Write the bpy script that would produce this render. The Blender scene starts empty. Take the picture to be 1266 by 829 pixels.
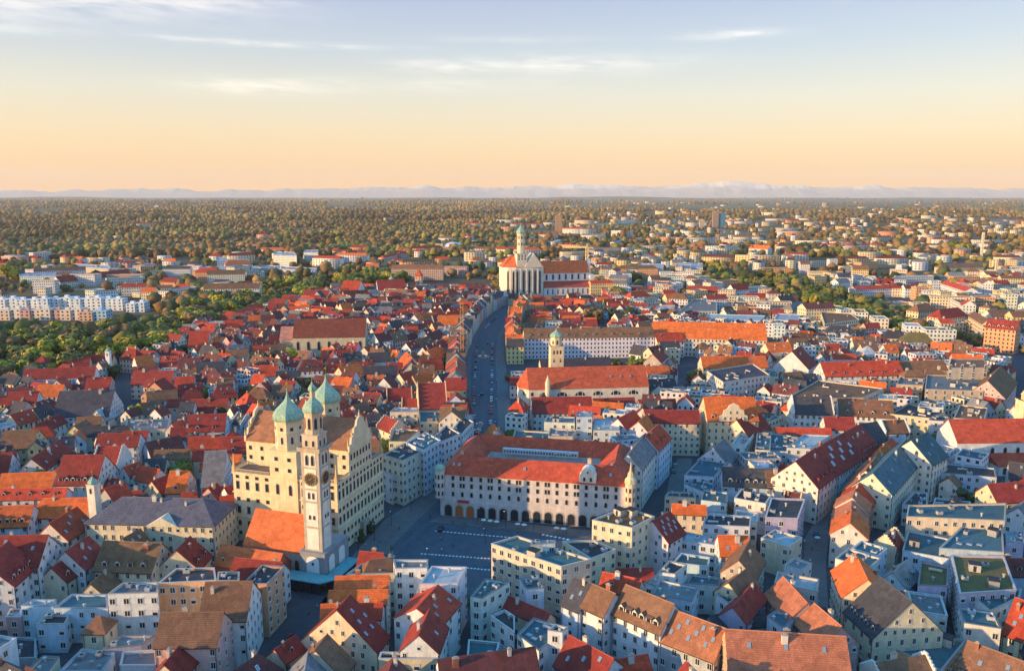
import bpy, math, random, re
import numpy as np
from mathutils import Vector, Matrix
from math import radians, sin, cos, pi
sc = bpy.context.scene
COL = sc.collection
rnd = random.Random(7)

# ------------------------------------------------------------------ camera
FPX, CX, CY, HC = 994.0, 633.0, 414.5, 130.0
PITCH = math.atan(174.5 / FPX)
cam = bpy.data.cameras.new('camera'); camo = bpy.data.objects.new('camera', cam); COL.objects.link(camo)
camo.location = (0, 0, HC); camo.rotation_euler = (pi / 2 - PITCH, 0, 0)
cam.sensor_width = 36.0; cam.lens = 36.0 * FPX / 1266.0
cam.clip_start = 1.0; cam.clip_end = 200000.0
sc.camera = camo
# ------------------------------------------------------------------ light
SUN_AZ, SUN_EL = 247.0, 10.8        # compass from +Y, clockwise; degrees
sun = bpy.data.lights.new('sun', 'SUN'); suno = bpy.data.objects.new('sun', sun); COL.objects.link(suno)
sun.energy = 5.0; sun.angle = radians(0.6); sun.color = (1.0, 0.63, 0.27)
sd = Vector((sin(radians(SUN_AZ)) * cos(radians(SUN_EL)), cos(radians(SUN_AZ)) * cos(radians(SUN_EL)), sin(radians(SUN_EL))))
suno.rotation_euler = sd.to_track_quat('Z', 'Y').to_euler(); suno.location = (-200, -200, 500)
sc.view_settings.view_transform = 'Standard'; sc.view_settings.look = 'None'
sc.view_settings.exposure = 0.45; sc.view_settings.gamma = 1.0; sc.view_settings.use_curve_mapping = False
HAZE = 2.5e-5
sc.cycles.use_denoising = True
try: sc.cycles.denoiser = 'OPENIMAGEDENOISE'
except Exception: pass
sc.cycles.max_bounces = 5; sc.cycles.diffuse_bounces = 3; sc.cycles.glossy_bounces = 2; sc.cycles.volume_bounces = 1
sc.cycles.transparent_max_bounces = 4; sc.cycles.caustics_reflective = False; sc.cycles.caustics_refractive = False

# ------------------------------------------------------------------ node helpers
def nn(nt, typ, **kw):
    n = nt.nodes.new(typ)
    for k, v in kw.items():
        if k.startswith('_'): n.inputs[int(k[1:])].default_value = v
        else: setattr(n, k, v)
    return n
def mth(nt, op, a, b=None, c=None):
    n = nt.nodes.new('ShaderNodeMath'); n.operation = op
    for i, v in enumerate((a, b, c)):
        if v is None: continue
        if isinstance(v, (int, float)): n.inputs[i].default_value = v
        else: nt.links.new(v, n.inputs[i])
    return n.outputs[0]
def mix(nt, f, a, b, typ='MIX'):
    n = nt.nodes.new('ShaderNodeMix'); n.data_type = 'RGBA'; n.blend_type = typ
    for i, v in ((0, f), (6, a), (7, b)):
        if isinstance(v, (int, float)): n.inputs[i].default_value = v
        elif isinstance(v, tuple): n.inputs[i].default_value = (*v, 1) if len(v) == 3 else v
        else: nt.links.new(v, n.inputs[i])
    return n.outputs[2]
def ramp(nt, f, stops, interp='LINEAR'):
    n = nt.nodes.new('ShaderNodeValToRGB'); cr = n.color_ramp; cr.interpolation = interp
    while len(cr.elements) < len(stops): cr.elements.new(0.5)
    for e, (p, c) in zip(cr.elements, stops):
        e.position = p; e.color = (*c, 1) if isinstance(c, tuple) else (c, c, c, 1)
    nt.links.new(f, n.inputs[0]); return n.outputs[0]
def noise(nt, vec, scale, detail=3, rough=.55, dim='3D'):
    n = nt.nodes.new('ShaderNodeTexNoise'); n.noise_dimensions = dim
    n.inputs['Scale'].default_value = scale; n.inputs['Detail'].default_value = detail; n.inputs['Roughness'].default_value = rough
    if vec is not None: nt.links.new(vec, n.inputs['Vector'])
    return n.outputs[0]
def vscale(nt, vec, s):
    n = nt.nodes.new('ShaderNodeVectorMath'); n.operation = 'MULTIPLY'; nt.links.new(vec, n.inputs[0]); n.inputs[1].default_value = s
    return n.outputs[0]

# ------------------------------------------------------------------ world
w = bpy.data.worlds.new('World'); sc.world = w; w.use_nodes = True
nt = w.node_tree; nt.nodes.clear()
out = nn(nt, 'ShaderNodeOutputWorld'); bg = nn(nt, 'ShaderNodeBackground')
sky = nn(nt, 'ShaderNodeTexSky', sky_type='NISHITA', sun_disc=False, sun_elevation=radians(SUN_EL), sun_rotation=radians(SUN_AZ), air_density=1.0, dust_density=2.0, ozone_density=2.0)
tc = nn(nt, 'ShaderNodeTexCoord')
sep = nn(nt, 'ShaderNodeSeparateXYZ'); nt.links.new(tc.outputs['Generated'], sep.inputs[0])
el = mth(nt, 'MULTIPLY', mth(nt, 'ARCSINE', sep.outputs[2]), 180 / pi)      # degrees above the horizon
az = mth(nt, 'MULTIPLY', mth(nt, 'ARCTAN2', sep.outputs[0], sep.outputs[1]), 180 / pi)
f = mth(nt, 'DIVIDE', el, 90.0)
D = 1 / 90.0
grad = ramp(nt, f, [(0.0, (.86, .45, .12)), (1.5 * D, (.76, .44, .155)), (3.5 * D, (.66, .47, .24)), (6.5 * D, (.53, .49, .38)), (9.5 * D, (.37, .41, .44)), (13 * D, (.27, .31, .44)), (16 * D, (.14, .35, .62)), (30 * D, (.06, .33, .68)), (70 * D, (.03, .30, .70))])
col = grad
CLOUDS = [(-32.5, 11.4, 13, 1.2, .9), (-22, 12.2, 7, .9, 1.0), (-35, 10.2, 6, .8, .5), (14.6, 10.2, 3.2, .28, 1.0), (4, 8.6, 8, .7, .7), (-5, 8.5, 3.5, .4, .7), (-17, 6.9, 5, .5, .8), (21.5, 12.4, 1.6, .5, .7), (-17, 9.6, 9, .22, .7), (-32, 9.4, 4, .3, .5), (0, 10.2, 6, .25, .3), (-6, 7.3, 10, .5, .35)]
cv = nn(nt, 'ShaderNodeCombineXYZ'); nt.links.new(mth(nt, 'MULTIPLY', az, .22), cv.inputs[0]); nt.links.new(mth(nt, 'ADD', mth(nt, 'MULTIPLY', el, 1.4), mth(nt, 'MULTIPLY', az, .06)), cv.inputs[1])
ns = noise(nt, cv.outputs[0], 1.3, 6, .62)
tot = None
for a0, e0, ra, re_, k in CLOUDS:
    da = mth(nt, 'DIVIDE', mth(nt, 'SUBTRACT', az, a0), ra); de = mth(nt, 'DIVIDE', mth(nt, 'SUBTRACT', el, e0), re_)
    d2 = mth(nt, 'ADD', mth(nt, 'MULTIPLY', da, da), mth(nt, 'MULTIPLY', de, de))
    m = mth(nt, 'MULTIPLY', mth(nt, 'EXPONENT', mth(nt, 'MULTIPLY', d2, -1.3)), k)
    tot = m if tot is None else mth(nt, 'ADD', tot, m)
cm = mth(nt, 'MULTIPLY', tot, mth(nt, 'MULTIPLY', mth(nt, 'SUBTRACT', ns, .30), 4.2)); cm.node.use_clamp = True
col = mix(nt, mth(nt, 'MULTIPLY', cm, .42), grad, (1.0, .88, .74))
mx = mix(nt, 1.0, col, mix(nt, 1.0, sky.outputs[0], (.05, .05, .05), 'MULTIPLY'), 'ADD')
nt.links.new(mx, bg.inputs[0]); bg.inputs[1].default_value = 1.0
nt.links.new(bg.outputs[0], out.inputs[0])

# ------------------------------------------------------------------ measuring: photo pixel -> point on the plane z
def G(x, y, z=0.0):
    u = (x - CX) / FPX; v = (CY - y) / FPX
    t = (z - HC) / (-sin(PITCH) + v * cos(PITCH))
    return Vector((u * t, (cos(PITCH) + v * sin(PITCH)) * t))
def PR(X, Y, Z):
    Z = Z - HC; f = Y * cos(PITCH) - Z * sin(PITCH); up = Y * sin(PITCH) + Z * cos(PITCH)
    if f < 1: return (-9999, -9999)
    return (CX + FPX * X / f, CY - FPX * up / f)
def zat(X, Y, y):
    v = (CY - y) / FPX
    return HC + Y * (-sin(PITCH) + v * cos(PITCH)) / (cos(PITCH) + v * sin(PITCH))
TILE = {'A2': (0, 220), 'B2': (316, 220), 'C2': (632, 220), 'D2': (946, 220), 'A3': (0, 420), 'B3': (316, 420), 'C3': (632, 420), 'D3': (946, 420), 'A4': (0, 619), 'B4': (316, 619), 'C4': (632, 619), 'D4': (946, 619)}
KZ = 1263 / 320.0
def SP(t, x, y):
    if t == 'S': return (x, y)
    a, b = TILE[t]; return (a + x / KZ, b + y / KZ)

# ------------------------------------------------------------------ materials
def newmat(name, rough=.8):
    m = bpy.data.materials.new(name); m.use_nodes = True
    b = m.node_tree.nodes['Principled BSDF']; b.inputs['Roughness'].default_value = rough
    if 'Specular IOR Level' in b.inputs: b.inputs['Specular IOR Level'].default_value = .25
    return m, m.node_tree, b
def objmat(name, fn, rough=.8, metal=0.0, attr=False):
    m, nt, b = newmat(name, rough); oi = nn(nt, 'ShaderNodeAttribute', attribute_name='Col') if attr else nn(nt, 'ShaderNodeObjectInfo'); tcn = nn(nt, 'ShaderNodeTexCoord')
    geo = nn(nt, 'ShaderNodeNewGeometry')
    nt.links.new(fn(nt, oi, tcn, geo, b), b.inputs['Base Color']); b.inputs['Metallic'].default_value = metal
    return m
def f_wall(nt, oi, tcn, geo, b):
    n1 = noise(nt, geo.outputs['Position'], .35, 4, .6)
    n2 = noise(nt, vscale(nt, geo.outputs['Position'], (1.6, 1.6, .16)), 1.0, 4, .7)
    k = mth(nt, 'MULTIPLY', mth(nt, 'ADD', .62, mth(nt, 'MULTIPLY', n1, .72)), mth(nt, 'ADD', .66, mth(nt, 'MULTIPLY', n2, .66)))
    c = nn(nt, 'ShaderNodeCombineXYZ')
    for i in range(3): nt.links.new(k, c.inputs[i])
    return mix(nt, 1.0, oi.outputs['Color'], c.outputs[0], 'MULTIPLY')
def f_tile(nt, oi, tcn, geo, b):
    o = tcn.outputs['Object']
    big = noise(nt, geo.outputs['Position'], .16, 5, .65)
    st = noise(nt, vscale(nt, o, (1.6, .35, .35)), 1.0, 4, .7)
    fine = noise(nt, vscale(nt, o, (3.2, 2.6, 2.6)), 1.0, 2, .6)
    wv = nn(nt, 'ShaderNodeTexWave', wave_type='BANDS', bands_direction='Z'); wv.inputs['Scale'].default_value = .85; wv.inputs['Distortion'].default_value = .6
    nt.links.new(o, wv.inputs['Vector'])
    k = mth(nt, 'MULTIPLY', mth(nt, 'ADD', .62, mth(nt, 'MULTIPLY', big, .72)), mth(nt, 'ADD', .62, mth(nt, 'MULTIPLY', st, .74)))
    k = mth(nt, 'MULTIPLY', k, mth(nt, 'ADD', .50, mth(nt, 'MULTIPLY', fine, 1.0)))
    k = mth(nt, 'MULTIPLY', k, mth(nt, 'ADD', .86, mth(nt, 'MULTIPLY', wv.outputs[1], .26)))
    vo = nn(nt, 'ShaderNodeTexVoronoi'); vo.inputs['Scale'].default_value = .55; nt.links.new(vscale(nt, o, (1.0, 1.0, 1.6)), vo.inputs['Vector'])
    sv = nn(nt, 'ShaderNodeSeparateColor'); nt.links.new(vo.outputs['Color'], sv.inputs[0]); k = mth(nt, 'MULTIPLY', k, mth(nt, 'ADD', .84, mth(nt, 'MULTIPLY', sv.outputs[0], .32)))
    c = nn(nt, 'ShaderNodeCombineXYZ')
    for i in range(3): nt.links.new(k, c.inputs[i])
    a = mix(nt, 1.0, oi.outputs['Color'], c.outputs[0], 'MULTIPLY')
    moss = ramp(nt, noise(nt, geo.outputs['Position'], .09, 6, .7), [(.58, 0.0), (.76, .28)])
    return mix(nt, moss, a, (.13, .085, .06))
def f_flat(nt, oi, tcn, geo, b):
    n1 = noise(nt, geo.outputs['Position'], .22, 6, .7); n2 = noise(nt, geo.outputs['Position'], 1.6, 3, .6)
    bk = nn(nt, 'ShaderNodeTexBrick'); bk.inputs['Scale'].default_value = .25; bk.inputs['Color1'].default_value = (.0, .0, .0, 1); bk.inputs['Color2'].default_value = (.22, .22, .22, 1); bk.inputs['Mortar'].default_value = (-.2, -.2, -.2, 1); bk.inputs['Mortar Size'].default_value = .02; nt.links.new(tcn.outputs['Object'], bk.inputs['Vector'])
    n1 = mth(nt, 'ADD', n1, bk.outputs[0])
    k = mth(nt, 'ADD', .38, mth(nt, 'ADD', mth(nt, 'MULTIPLY', n1, .75), mth(nt, 'MULTIPLY', n2, .35)))
    c = nn(nt, 'ShaderNodeCombineXYZ')
    for i in range(3): nt.links.new(k, c.inputs[i])
    return mix(nt, 1.0, oi.outputs['Color'], c.outputs[0], 'MULTIPLY')
def f_copper(nt, oi, tcn, geo, b):
    o = tcn.outputs['Object']
    n1 = noise(nt, vscale(nt, o, (1.5, 1.5, .25)), 1.2, 4, .7)
    return ramp(nt, n1, [(.3, (.13, .25, .20)), (.48, (.25, .42, .33)), (.62, (.42, .53, .36)), (.75, (.26, .24, .16))])
def f_leaf(nt, oi, tcn, geo, b):
    n1 = noise(nt, geo.outputs['Position'], .45, 3, .6)
    k = mth(nt, 'ADD', .45, mth(nt, 'MULTIPLY', n1, 1.1))
    c = nn(nt, 'ShaderNodeCombineXYZ')
    for i in range(3): nt.links.new(k, c.inputs[i])
    return mix(nt, 1.0, oi.outputs['Color'], c.outputs[0], 'MULTIPLY')
M = {}
M['wall'] = objmat('plaster', f_wall, .88)
M['tile'] = objmat('clay_tiles', f_tile, .78)
M['flat'] = objmat('flat_roofing', f_flat, .92)
for _n, _f, _r in (('wall', f_wall, .88), ('tile', f_tile, .78), ('flat', f_flat, .75)): M[_n + '_mass'] = objmat(_n + '_mass', _f, _r, 0, True)
M['metal'] = objmat('sheet_metal', f_flat, .45, .25)
M['copper'] = objmat('copper_patina', f_copper, .5)
M['leaf'] = objmat('leaves', f_leaf, .7)
M['paint'] = objmat('car_paint', lambda nt, oi, t, g, b: oi.outputs['Color'], .3)
M['plain'] = objmat('plain', lambda nt, oi, t, g, b: oi.outputs['Color'], .7)
def cmat(name, c, rough=.8, spec=.25, metal=0.0, emis=None):
    m, nt, b = newmat(name, rough); b.inputs['Base Color'].default_value = (*c, 1); b.inputs['Metallic'].default_value = metal
    b.inputs['Specular IOR Level'].default_value = spec
    if emis: b.inputs['Emission Color'].default_value = (*emis[0], 1); b.inputs['Emission Strength'].default_value = emis[1]
    M[name] = m; return m
cmat('glass', (.025, .035, .05), .12, .6)
cmat('frame', (.62, .60, .56), .6)
cmat('stone', (.42, .35, .27), .85)
cmat('dark', (.03, .03, .035), .6)
cmat('rubber', (.02, .02, .02), .8)
cmat('bark', (.09, .065, .045), .95)
cmat('gold', (.75, .5, .12), .35, .5, .8)
cmat('white', (.75, .75, .73), .6)
cmat('bronze', (.10, .13, .11), .5)
cmat('lampglow', (.9, .6, .3), .5, emis=((1, .6, .25), 3.0))
def vcolmat(name, sc_=.4, amp=.9, rough=.9):
    m, nt, b = newmat(name, rough); a = nn(nt, 'ShaderNodeAttribute', attribute_name='Col'); geo = nn(nt, 'ShaderNodeNewGeometry')
    n1 = noise(nt, geo.outputs['Position'], sc_, 3, .6); k = mth(nt, 'ADD', 1 - amp / 2, mth(nt, 'MULTIPLY', n1, amp))
    c = nn(nt, 'ShaderNodeCombineXYZ')
    for i in range(3): nt.links.new(k, c.inputs[i])
    nt.links.new(mix(nt, 1.0, a.outputs['Color'], c.outputs[0], 'MULTIPLY'), b.inputs['Base Color']); M[name] = m; return m
vcolmat('forest_leaf', .25, 1.0); vcolmat('far_wall', .1, .3)

WC = {'w': (.70, .70, .69), 'c': (.72, .60, .42), 'y': (.74, .56, .28), 'o': (.72, .39, .21), 'p': (.64, .41, .37), 'g': (.43, .44, .46), 'b': (.54, .66, .74), 'l': (.50, .43, .56), 's': (.50, .42, .33), 'r': (.66, .05, .05), 'e': (.72, .66, .56)}
WN = {'w': 'white', 'c': 'cream', 'y': 'yellow', 'o': 'orange-plastered', 'p': 'pink', 'g': 'grey', 'b': 'pale blue', 'l': 'lilac', 's': 'sandstone', 'r': 'bright red', 'e': 'ivory'}
RC = {'R': (.50, .066, .03), 'D': (.29, .042, .03), 'O': (.68, .145, .035), 'M': (.46, .165, .085), 'B': (.22, .11, .06), 'K': (.065, .062, .07), 'G': (.21, .20, .20), 'T': (.065, .14, .16), 'C': (.2, .45, .36), 'L': (.38, .41, .43), 'N': (.16, .13, .05), 'A': (.15, .045, .04)}
RN = {'R': 'red', 'D': 'dark red', 'O': 'orange', 'M': 'salmon', 'B': 'brown', 'K': 'slate-dark', 'G': 'grey', 'T': 'teal', 'C': 'green copper', 'L': 'light metal', 'N': 'mossy green', 'A': 'dark maroon'}
def jit(c, a=.12):
    k = 1 + rnd.uniform(-a, a); return tuple(min(.9, max(.01, v * k * (1 + rnd.uniform(-.05, .05)))) for v in c)

# ------------------------------------------------------------------ mesh builder
class MB:
    def __init__(s): s.v = []; s.f = []; s.m = []; s.d = {}
    def vt(s, p):
        k = (round(p[0], 3), round(p[1], 3), round(p[2], 3)); i = s.d.get(k)
        if i is None: i = len(s.v); s.v.append(k); s.d[k] = i
        return i
    def face(s, pts, m=0):
        ids = []
        for p in pts:
            i = s.vt(p)
            if i not in ids: ids.append(i)
        if len(ids) > 2: s.f.append(ids); s.m.append(m)
    def box(s, x0, x1, y0, y1, z0, z1, m=0, rot=0, c=(0, 0)):
        def r(x, y, z):
            if rot: dx, dy = x - c[0], y - c[1]; x, y = c[0] + dx * cos(rot) - dy * sin(rot), c[1] + dx * sin(rot) + dy * cos(rot)
            return (x, y, z)
        a, b, c_, d = r(x0, y0, z0), r(x1, y0, z0), r(x1, y1, z0), r(x0, y1, z0)
        e, f, g, h = r(x0, y0, z1), r(x1, y0, z1), r(x1, y1, z1), r(x0, y1, z1)
        for q in ((d, c_, b, a), (e, f, g, h), (a, b, f, e), (b, c_, g, f), (c_, d, h, g), (d, a, e, h)): s.face(q, m)
    def prism(s, poly, z0, z1, m=0, top=True, bot=False):
        n = len(poly)
        for i in range(n):
            a, b = poly[i], poly[(i + 1) % n]; s.face([(a[0], a[1], z0), (b[0], b[1], z0), (b[0], b[1], z1), (a[0], a[1], z1)], m)
        if top: s.face([(p[0], p[1], z1) for p in poly], m)
        if bot: s.face([(p[0], p[1], z0) for p in reversed(poly)], m)
    def lathe(s, prof, n=16, m=0, c=(0, 0), ph=0, smooth=False):
        for j in range(len(prof) - 1):
            (r0, z0), (r1, z1) = prof[j], prof[j + 1]
            for i in range(n):
                a, b = ph + 2 * pi * i / n, ph + 2 * pi * (i + 1) / n
                s.face([(c[0] + r0 * cos(a), c[1] + r0 * sin(a), z0), (c[0] + r0 * cos(b), c[1] + r0 * sin(b), z0), (c[0] + r1 * cos(b), c[1] + r1 * sin(b), z1), (c[0] + r1 * cos(a), c[1] + r1 * sin(a), z1)], m)
    def tube(s, p, q, r=.1, n=4, m=0):
        p, q = Vector(p), Vector(q); d = (q - p).normalized(); a = d.orthogonal().normalized(); b = d.cross(a)
        for i in range(n):
            t0, t1 = 2 * pi * i / n, 2 * pi * (i + 1) / n
            o0 = (a * cos(t0) + b * sin(t0)) * r; o1 = (a * cos(t1) + b * sin(t1)) * r
            s.face([p + o0, p + o1, q + o1, q + o0], m)
    def mesh(s, name, mats, smooth=False):
        me = bpy.data.meshes.new(name); me.from_pydata(s.v, [], s.f); 
        for mm in mats: me.materials.append(M[mm] if isinstance(mm, str) else mm)
        if len(mats) > 1: me.polygons.foreach_set('material_index', s.m)
        if smooth: me.polygons.foreach_set('use_smooth', [True] * len(s.f))
        me.update(); return me
def link(name, data, parent=None, color=None, loc=None, rz=0.0):
    o = bpy.data.objects.new(name, data); COL.objects.link(o)
    if parent is not None: o.parent = parent
    if color is not None: o.color = (*color, 1)
    if loc is not None: o.location = loc
    if rz: o.rotation_euler = (0, 0, rz)
    return o
TH = []
def thing(name, cat, loc, rz=0.0, label=None, group=None, **info):
    o = link(name, None, None, None, (loc[0], loc[1], loc[2] if len(loc) > 2 else 0), rz)
    o['category'] = cat
    if group: o['group'] = group
    if label: o['label'] = label
    TH.append(dict(o=o, cat=cat, label=label, group=group, pos=(loc[0], loc[1]), **info))
    return o
def struct(name, mb, mats, kind='structure', color=None):
    o = link(name, mb.mesh(name, mats), None, color); o['kind'] = kind; return o
def loc2w(t, x, y, z=0):
    a = t.rotation_euler[2]; return Vector((t.location.x + x * cos(a) - y * sin(a), t.location.y + x * sin(a) + y * cos(a), t.location.z + z))

# ------------------------------------------------------------------ shared part meshes
def arc_pts(w_, h, n=6):
    r = w_ / 2; return [(r * cos(pi * i / n), h - r + r * sin(pi * i / n)) for i in range(n + 1)]
def win_mesh(kind):
    mb = MB()
    if kind in ('rect', 'blind', 'lifted', 'plain', 'band'):      # unit 1x1, outward = -Y, origin bottom centre
        o = .5; fw = {'plain': .09, 'band': .05}.get(kind, .10); t = -.07
        q = [(-o, 0), (o, 0), (o, 1), (-o, 1)]; fz = .09 if kind != 'band' else .05
        r = [(-o + fw, fz), (o - fw, fz), (o - fw, 1 - fz), (-o + fw, 1 - fz)]
        for i in range(4):
            j = (i + 1) % 4
            mb.face([(q[i][0], t, q[i][1]), (q[j][0], t, q[j][1]), (r[j][0], t, r[j][1]), (r[i][0], t, r[i][1])], 0)
            mb.face([(q[i][0], .1, q[i][1]), (q[j][0], .1, q[j][1]), (q[j][0], t, q[j][1]), (q[i][0], t, q[i][1])], 0)
            mb.face([(r[i][0], t, r[i][1]), (r[j][0], t, r[j][1]), (r[j][0], t + .04, r[j][1]), (r[i][0], t + .04, r[i][1])], 0)
        mb.face([(p[0], t + .04, p[1]) for p in r], 1)
        if kind == 'blind': mb.face([(r[0][0], t + .03, .55), (r[1][0], t + .03, .55), (r[1][0], t + .03, 1 - fz), (r[0][0], t + .03, 1 - fz)], 0)
        if kind in ('rect', 'blind', 'lifted'): mb.box(-.58, .58, -.22, -.02, -.07, -.005, 0)
        if kind == 'lifted': mb.box(-.6, .6, -.2, -.02, 1.005, 1.08, 0)
        if kind in ('rect', 'lifted'): mb.face([(-.04, t + .02, fz), (.04, t + .02, fz), (.04, t + .02, 1 - fz), (-.04, t + .02, 1 - fz)], 0)
    else:
        n = 8; t = -.07
        def outl(w_, z0, z1): return [(-w_ / 2, z0), (w_ / 2, z0)] + [(w_ / 2 * cos(pi * i / n), z1 - w_ * .28 + w_ * .28 * sin(pi * i / n)) for i in range(n + 1)]
        q = outl(1, 0, 1); r = outl(.74, .06, .93); L_ = len(q)
        for i in range(L_):
            j = (i + 1) % L_
            mb.face([(q[i][0], t, q[i][1]), (q[j][0], t, q[j][1]), (r[j][0], t, r[j][1]), (r[i][0], t, r[i][1])], 0)
            mb.face([(q[i][0], .1, q[i][1]), (q[j][0], .1, q[j][1]), (q[j][0], t, q[j][1]), (q[i][0], t, q[i][1])], 0)
        mb.face([(p[0], t + .03, p[1]) for p in r], 1)
    return mb
WMB = {k: win_mesh(k) for k in ('rect', 'blind', 'lifted', 'plain', 'band', 'arch')}
WM = {k: WMB[k].mesh('window_' + k, ['frame', 'glass']) for k in WMB}
WM['dark'] = win_mesh('plain').mesh('window_dark', ['stone', 'glass']); WMB['dark'] = WMB['plain']
WM['darkarch'] = win_mesh('arch').mesh('window_darkarch', ['stone', 'glass']); WMB['darkarch'] = WMB['arch']
WIN = []     # thing, local pos, rz, w, h, kind, name
def win(t, x, y, z, rz, w_, h, kind='rect', name='window'): WIN.append((t, x, y, z, rz, w_, h, kind, name))
def facing(t, p0, p1, marg=0.0):
    a = t.rotation_euler[2]; dx, dy = p1[0] - p0[0], p1[1] - p0[1]; L = math.hypot(dx, dy) or 1
    nx, ny = dy / L, -dx / L; wx, wy = nx * cos(a) - ny * sin(a), nx * sin(a) + ny * cos(a)
    c = loc2w(t, (p0[0] + p1[0]) / 2, (p0[1] + p1[1]) / 2); v = Vector((-c.x, -c.y)); v.normalize()
    return wx * v.x + wy * v.y > marg
def facade(t, p0, p1, rows, sp=2.7, w_=1.15, h=1.7, kind='rect', off=.02, edge=1.2, n=None, jitter=0):
    """windows on the wall p0->p1 (outward normal to its right); rows: list of sill heights or (z,h) or (z,h,kind)"""
    if not facing(t, p0, p1, .02): return
    dx, dy = p1[0] - p0[0], p1[1] - p0[1]; L = math.hypot(dx, dy); u = (dx / L, dy / L); nx, ny = u[1], -u[0]; rz = math.atan2(dy, dx)
    q_ = random.Random(int(abs(t.location.x) * 7 + abs(t.location.y) * 3)); sp = sp * q_.uniform(.88, 1.2) if n is None else sp; w_ = w_ * q_.uniform(.85, 1.1) if n is None else w_; k = n or max(1, int((L - 2 * edge + .6) / sp))
    for r in rows:
        z, hh, kk = (r, h, kind) if not isinstance(r, tuple) else (r[0], r[1], r[2] if len(r) > 2 else kind)
        for i in range(k):
            if n is None and k > 2 and q_.random() < .05: continue
            s = L / 2 if k == 1 else edge + (L - 2 * edge) * i / (k - 1)
            win(t, p0[0] + u[0] * s + nx * off, p0[1] + u[1] * s + ny * off, z, rz, w_, hh, kk)
# dormer: front at y=0 facing -Y, body goes back to +Y
def dormer_mesh(kind):
    mb = MB(); W_, H_, Dp = .75, 1.25, 2.6
    if kind == 'gable':
        a = [(-W_, 0, 0), (W_, 0, 0), (W_, 0, H_), (0, 0, H_ + .65), (-W_, 0, H_)]
        mb.face(a, 1)
        mb.face([(-W_, Dp, 0), (-W_, 0, 0), (-W_, 0, H_), (-W_, Dp, H_)], 0); mb.face([(W_, 0, 0), (W_, Dp, 0), (W_, Dp, H_), (W_, 0, H_)], 0)
        for s_ in (-1, 1):
            p = [(s_ * (W_ + .15), -.15, H_ - .1), (s_ * (W_ + .15), Dp, H_ - .1), (0, Dp, H_ + .72), (0, -.15, H_ + .72)]
            mb.face(p if s_ > 0 else p[::-1], 0)
    else:
        mb.face([(-W_, 0, 0), (W_, 0, 0), (W_, 0, H_), (-W_, 0, H_)], 1)
        mb.face([(-W_, Dp, 0), (-W_, 0, 0), (-W_, 0, H_), (-W_, Dp, H_ + .5)], 0); mb.face([(W_, 0, 0), (W_, Dp, 0), (W_, Dp, H_ + .5), (W_, 0, H_)], 0)
        mb.face([(-W_ - .15, -.2, H_), (W_ + .15, -.2, H_), (W_ + .15, Dp, H_ + .5), (-W_ - .15, Dp, H_ + .5)], 0)
    mb.face([(-.55, -.03, .15), (.55, -.03, .15), (.55, -.03, H_ - .08), (-.55, -.03, H_ - .08)], 2)
    return mb.mesh('dormer_' + kind, ['tile', 'wall_white', 'glass'])
mW, _nt, _b = newmat('wall_white', .8); _b.inputs['Base Color'].default_value = (.66, .64, .6, 1); M['wall_white'] = mW
DM = {k: dormer_mesh(k) for k in ('gable', 'shed')}
_mb = MB(); _mb.box(-.45, .45, -.7, .7, -.1, .12, 0); _mb.face([(-.36, -.58, .13), (.36, -.58, .13), (.36, .58, .13), (-.36, .58, .13)], 1)
cmat('sky_glass', (.22, .30, .36), .08, .9)  # pale blue base puts the sky's reflection into the pane colour
SKYL = _mb.mesh('skylight', ['metal', 'sky_glass'])
def chim_mesh(w_, d, h):
    mb = MB(); mb.box(-w_ / 2, w_ / 2, -d / 2, d / 2, 0, h, 0); mb.box(-w_ / 2 - .1, w_ / 2 + .1, -d / 2 - .1, d / 2 + .1, h + .002, h + .18, 1)
    mb.box(-w_ / 4, w_ / 4, -d / 4, d / 4, h + .185, h + .5, 1); return mb.mesh('chimney', ['wall', 'stone'])
CH = [chim_mesh(.9, .7, 2.6), chim_mesh(1.5, .8, 3.0), chim_mesh(.7, .7, 2.2)]
def unit_mesh(i):
    mb = MB()
    if i == 0: mb.box(-1, 1, -.7, .7, .2, 1.2); mb.box(-.8, -.6, -.5, .5, 0, .2); mb.box(.6, .8, -.5, .5, 0, .2); mb.lathe([(.45, 1.2), (.45, 1.35), (0, 1.36)], 10, 1)
    if i == 1: mb.box(-1.6, 1.6, -1.4, 1.4, 0, 2.3); mb.box(-1.75, 1.75, -1.55, 1.55, 2.302, 2.5, 1); mb.box(-.5, .4, -1.44, -1.41, .1, 2.0, 1)
    if i == 2: mb.lathe([(.3, 0), (.3, .9), (.5, 1.0), (.5, 1.25), (0, 1.4)], 10)
    if i == 3: mb.box(-1.9, 1.9, -.35, .35, .3, .9); mb.box(-1.7, -1.5, -.2, .2, 0, .3); mb.box(1.5, 1.7, -.2, .2, 0, .3)
    return mb.mesh('roof_unit', ['metal', 'dark'])
UN = [unit_mesh(i) for i in range(4)]; UNN = ['ventilation_unit', 'roof_hut', 'exhaust_pipe', 'air_duct']

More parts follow.
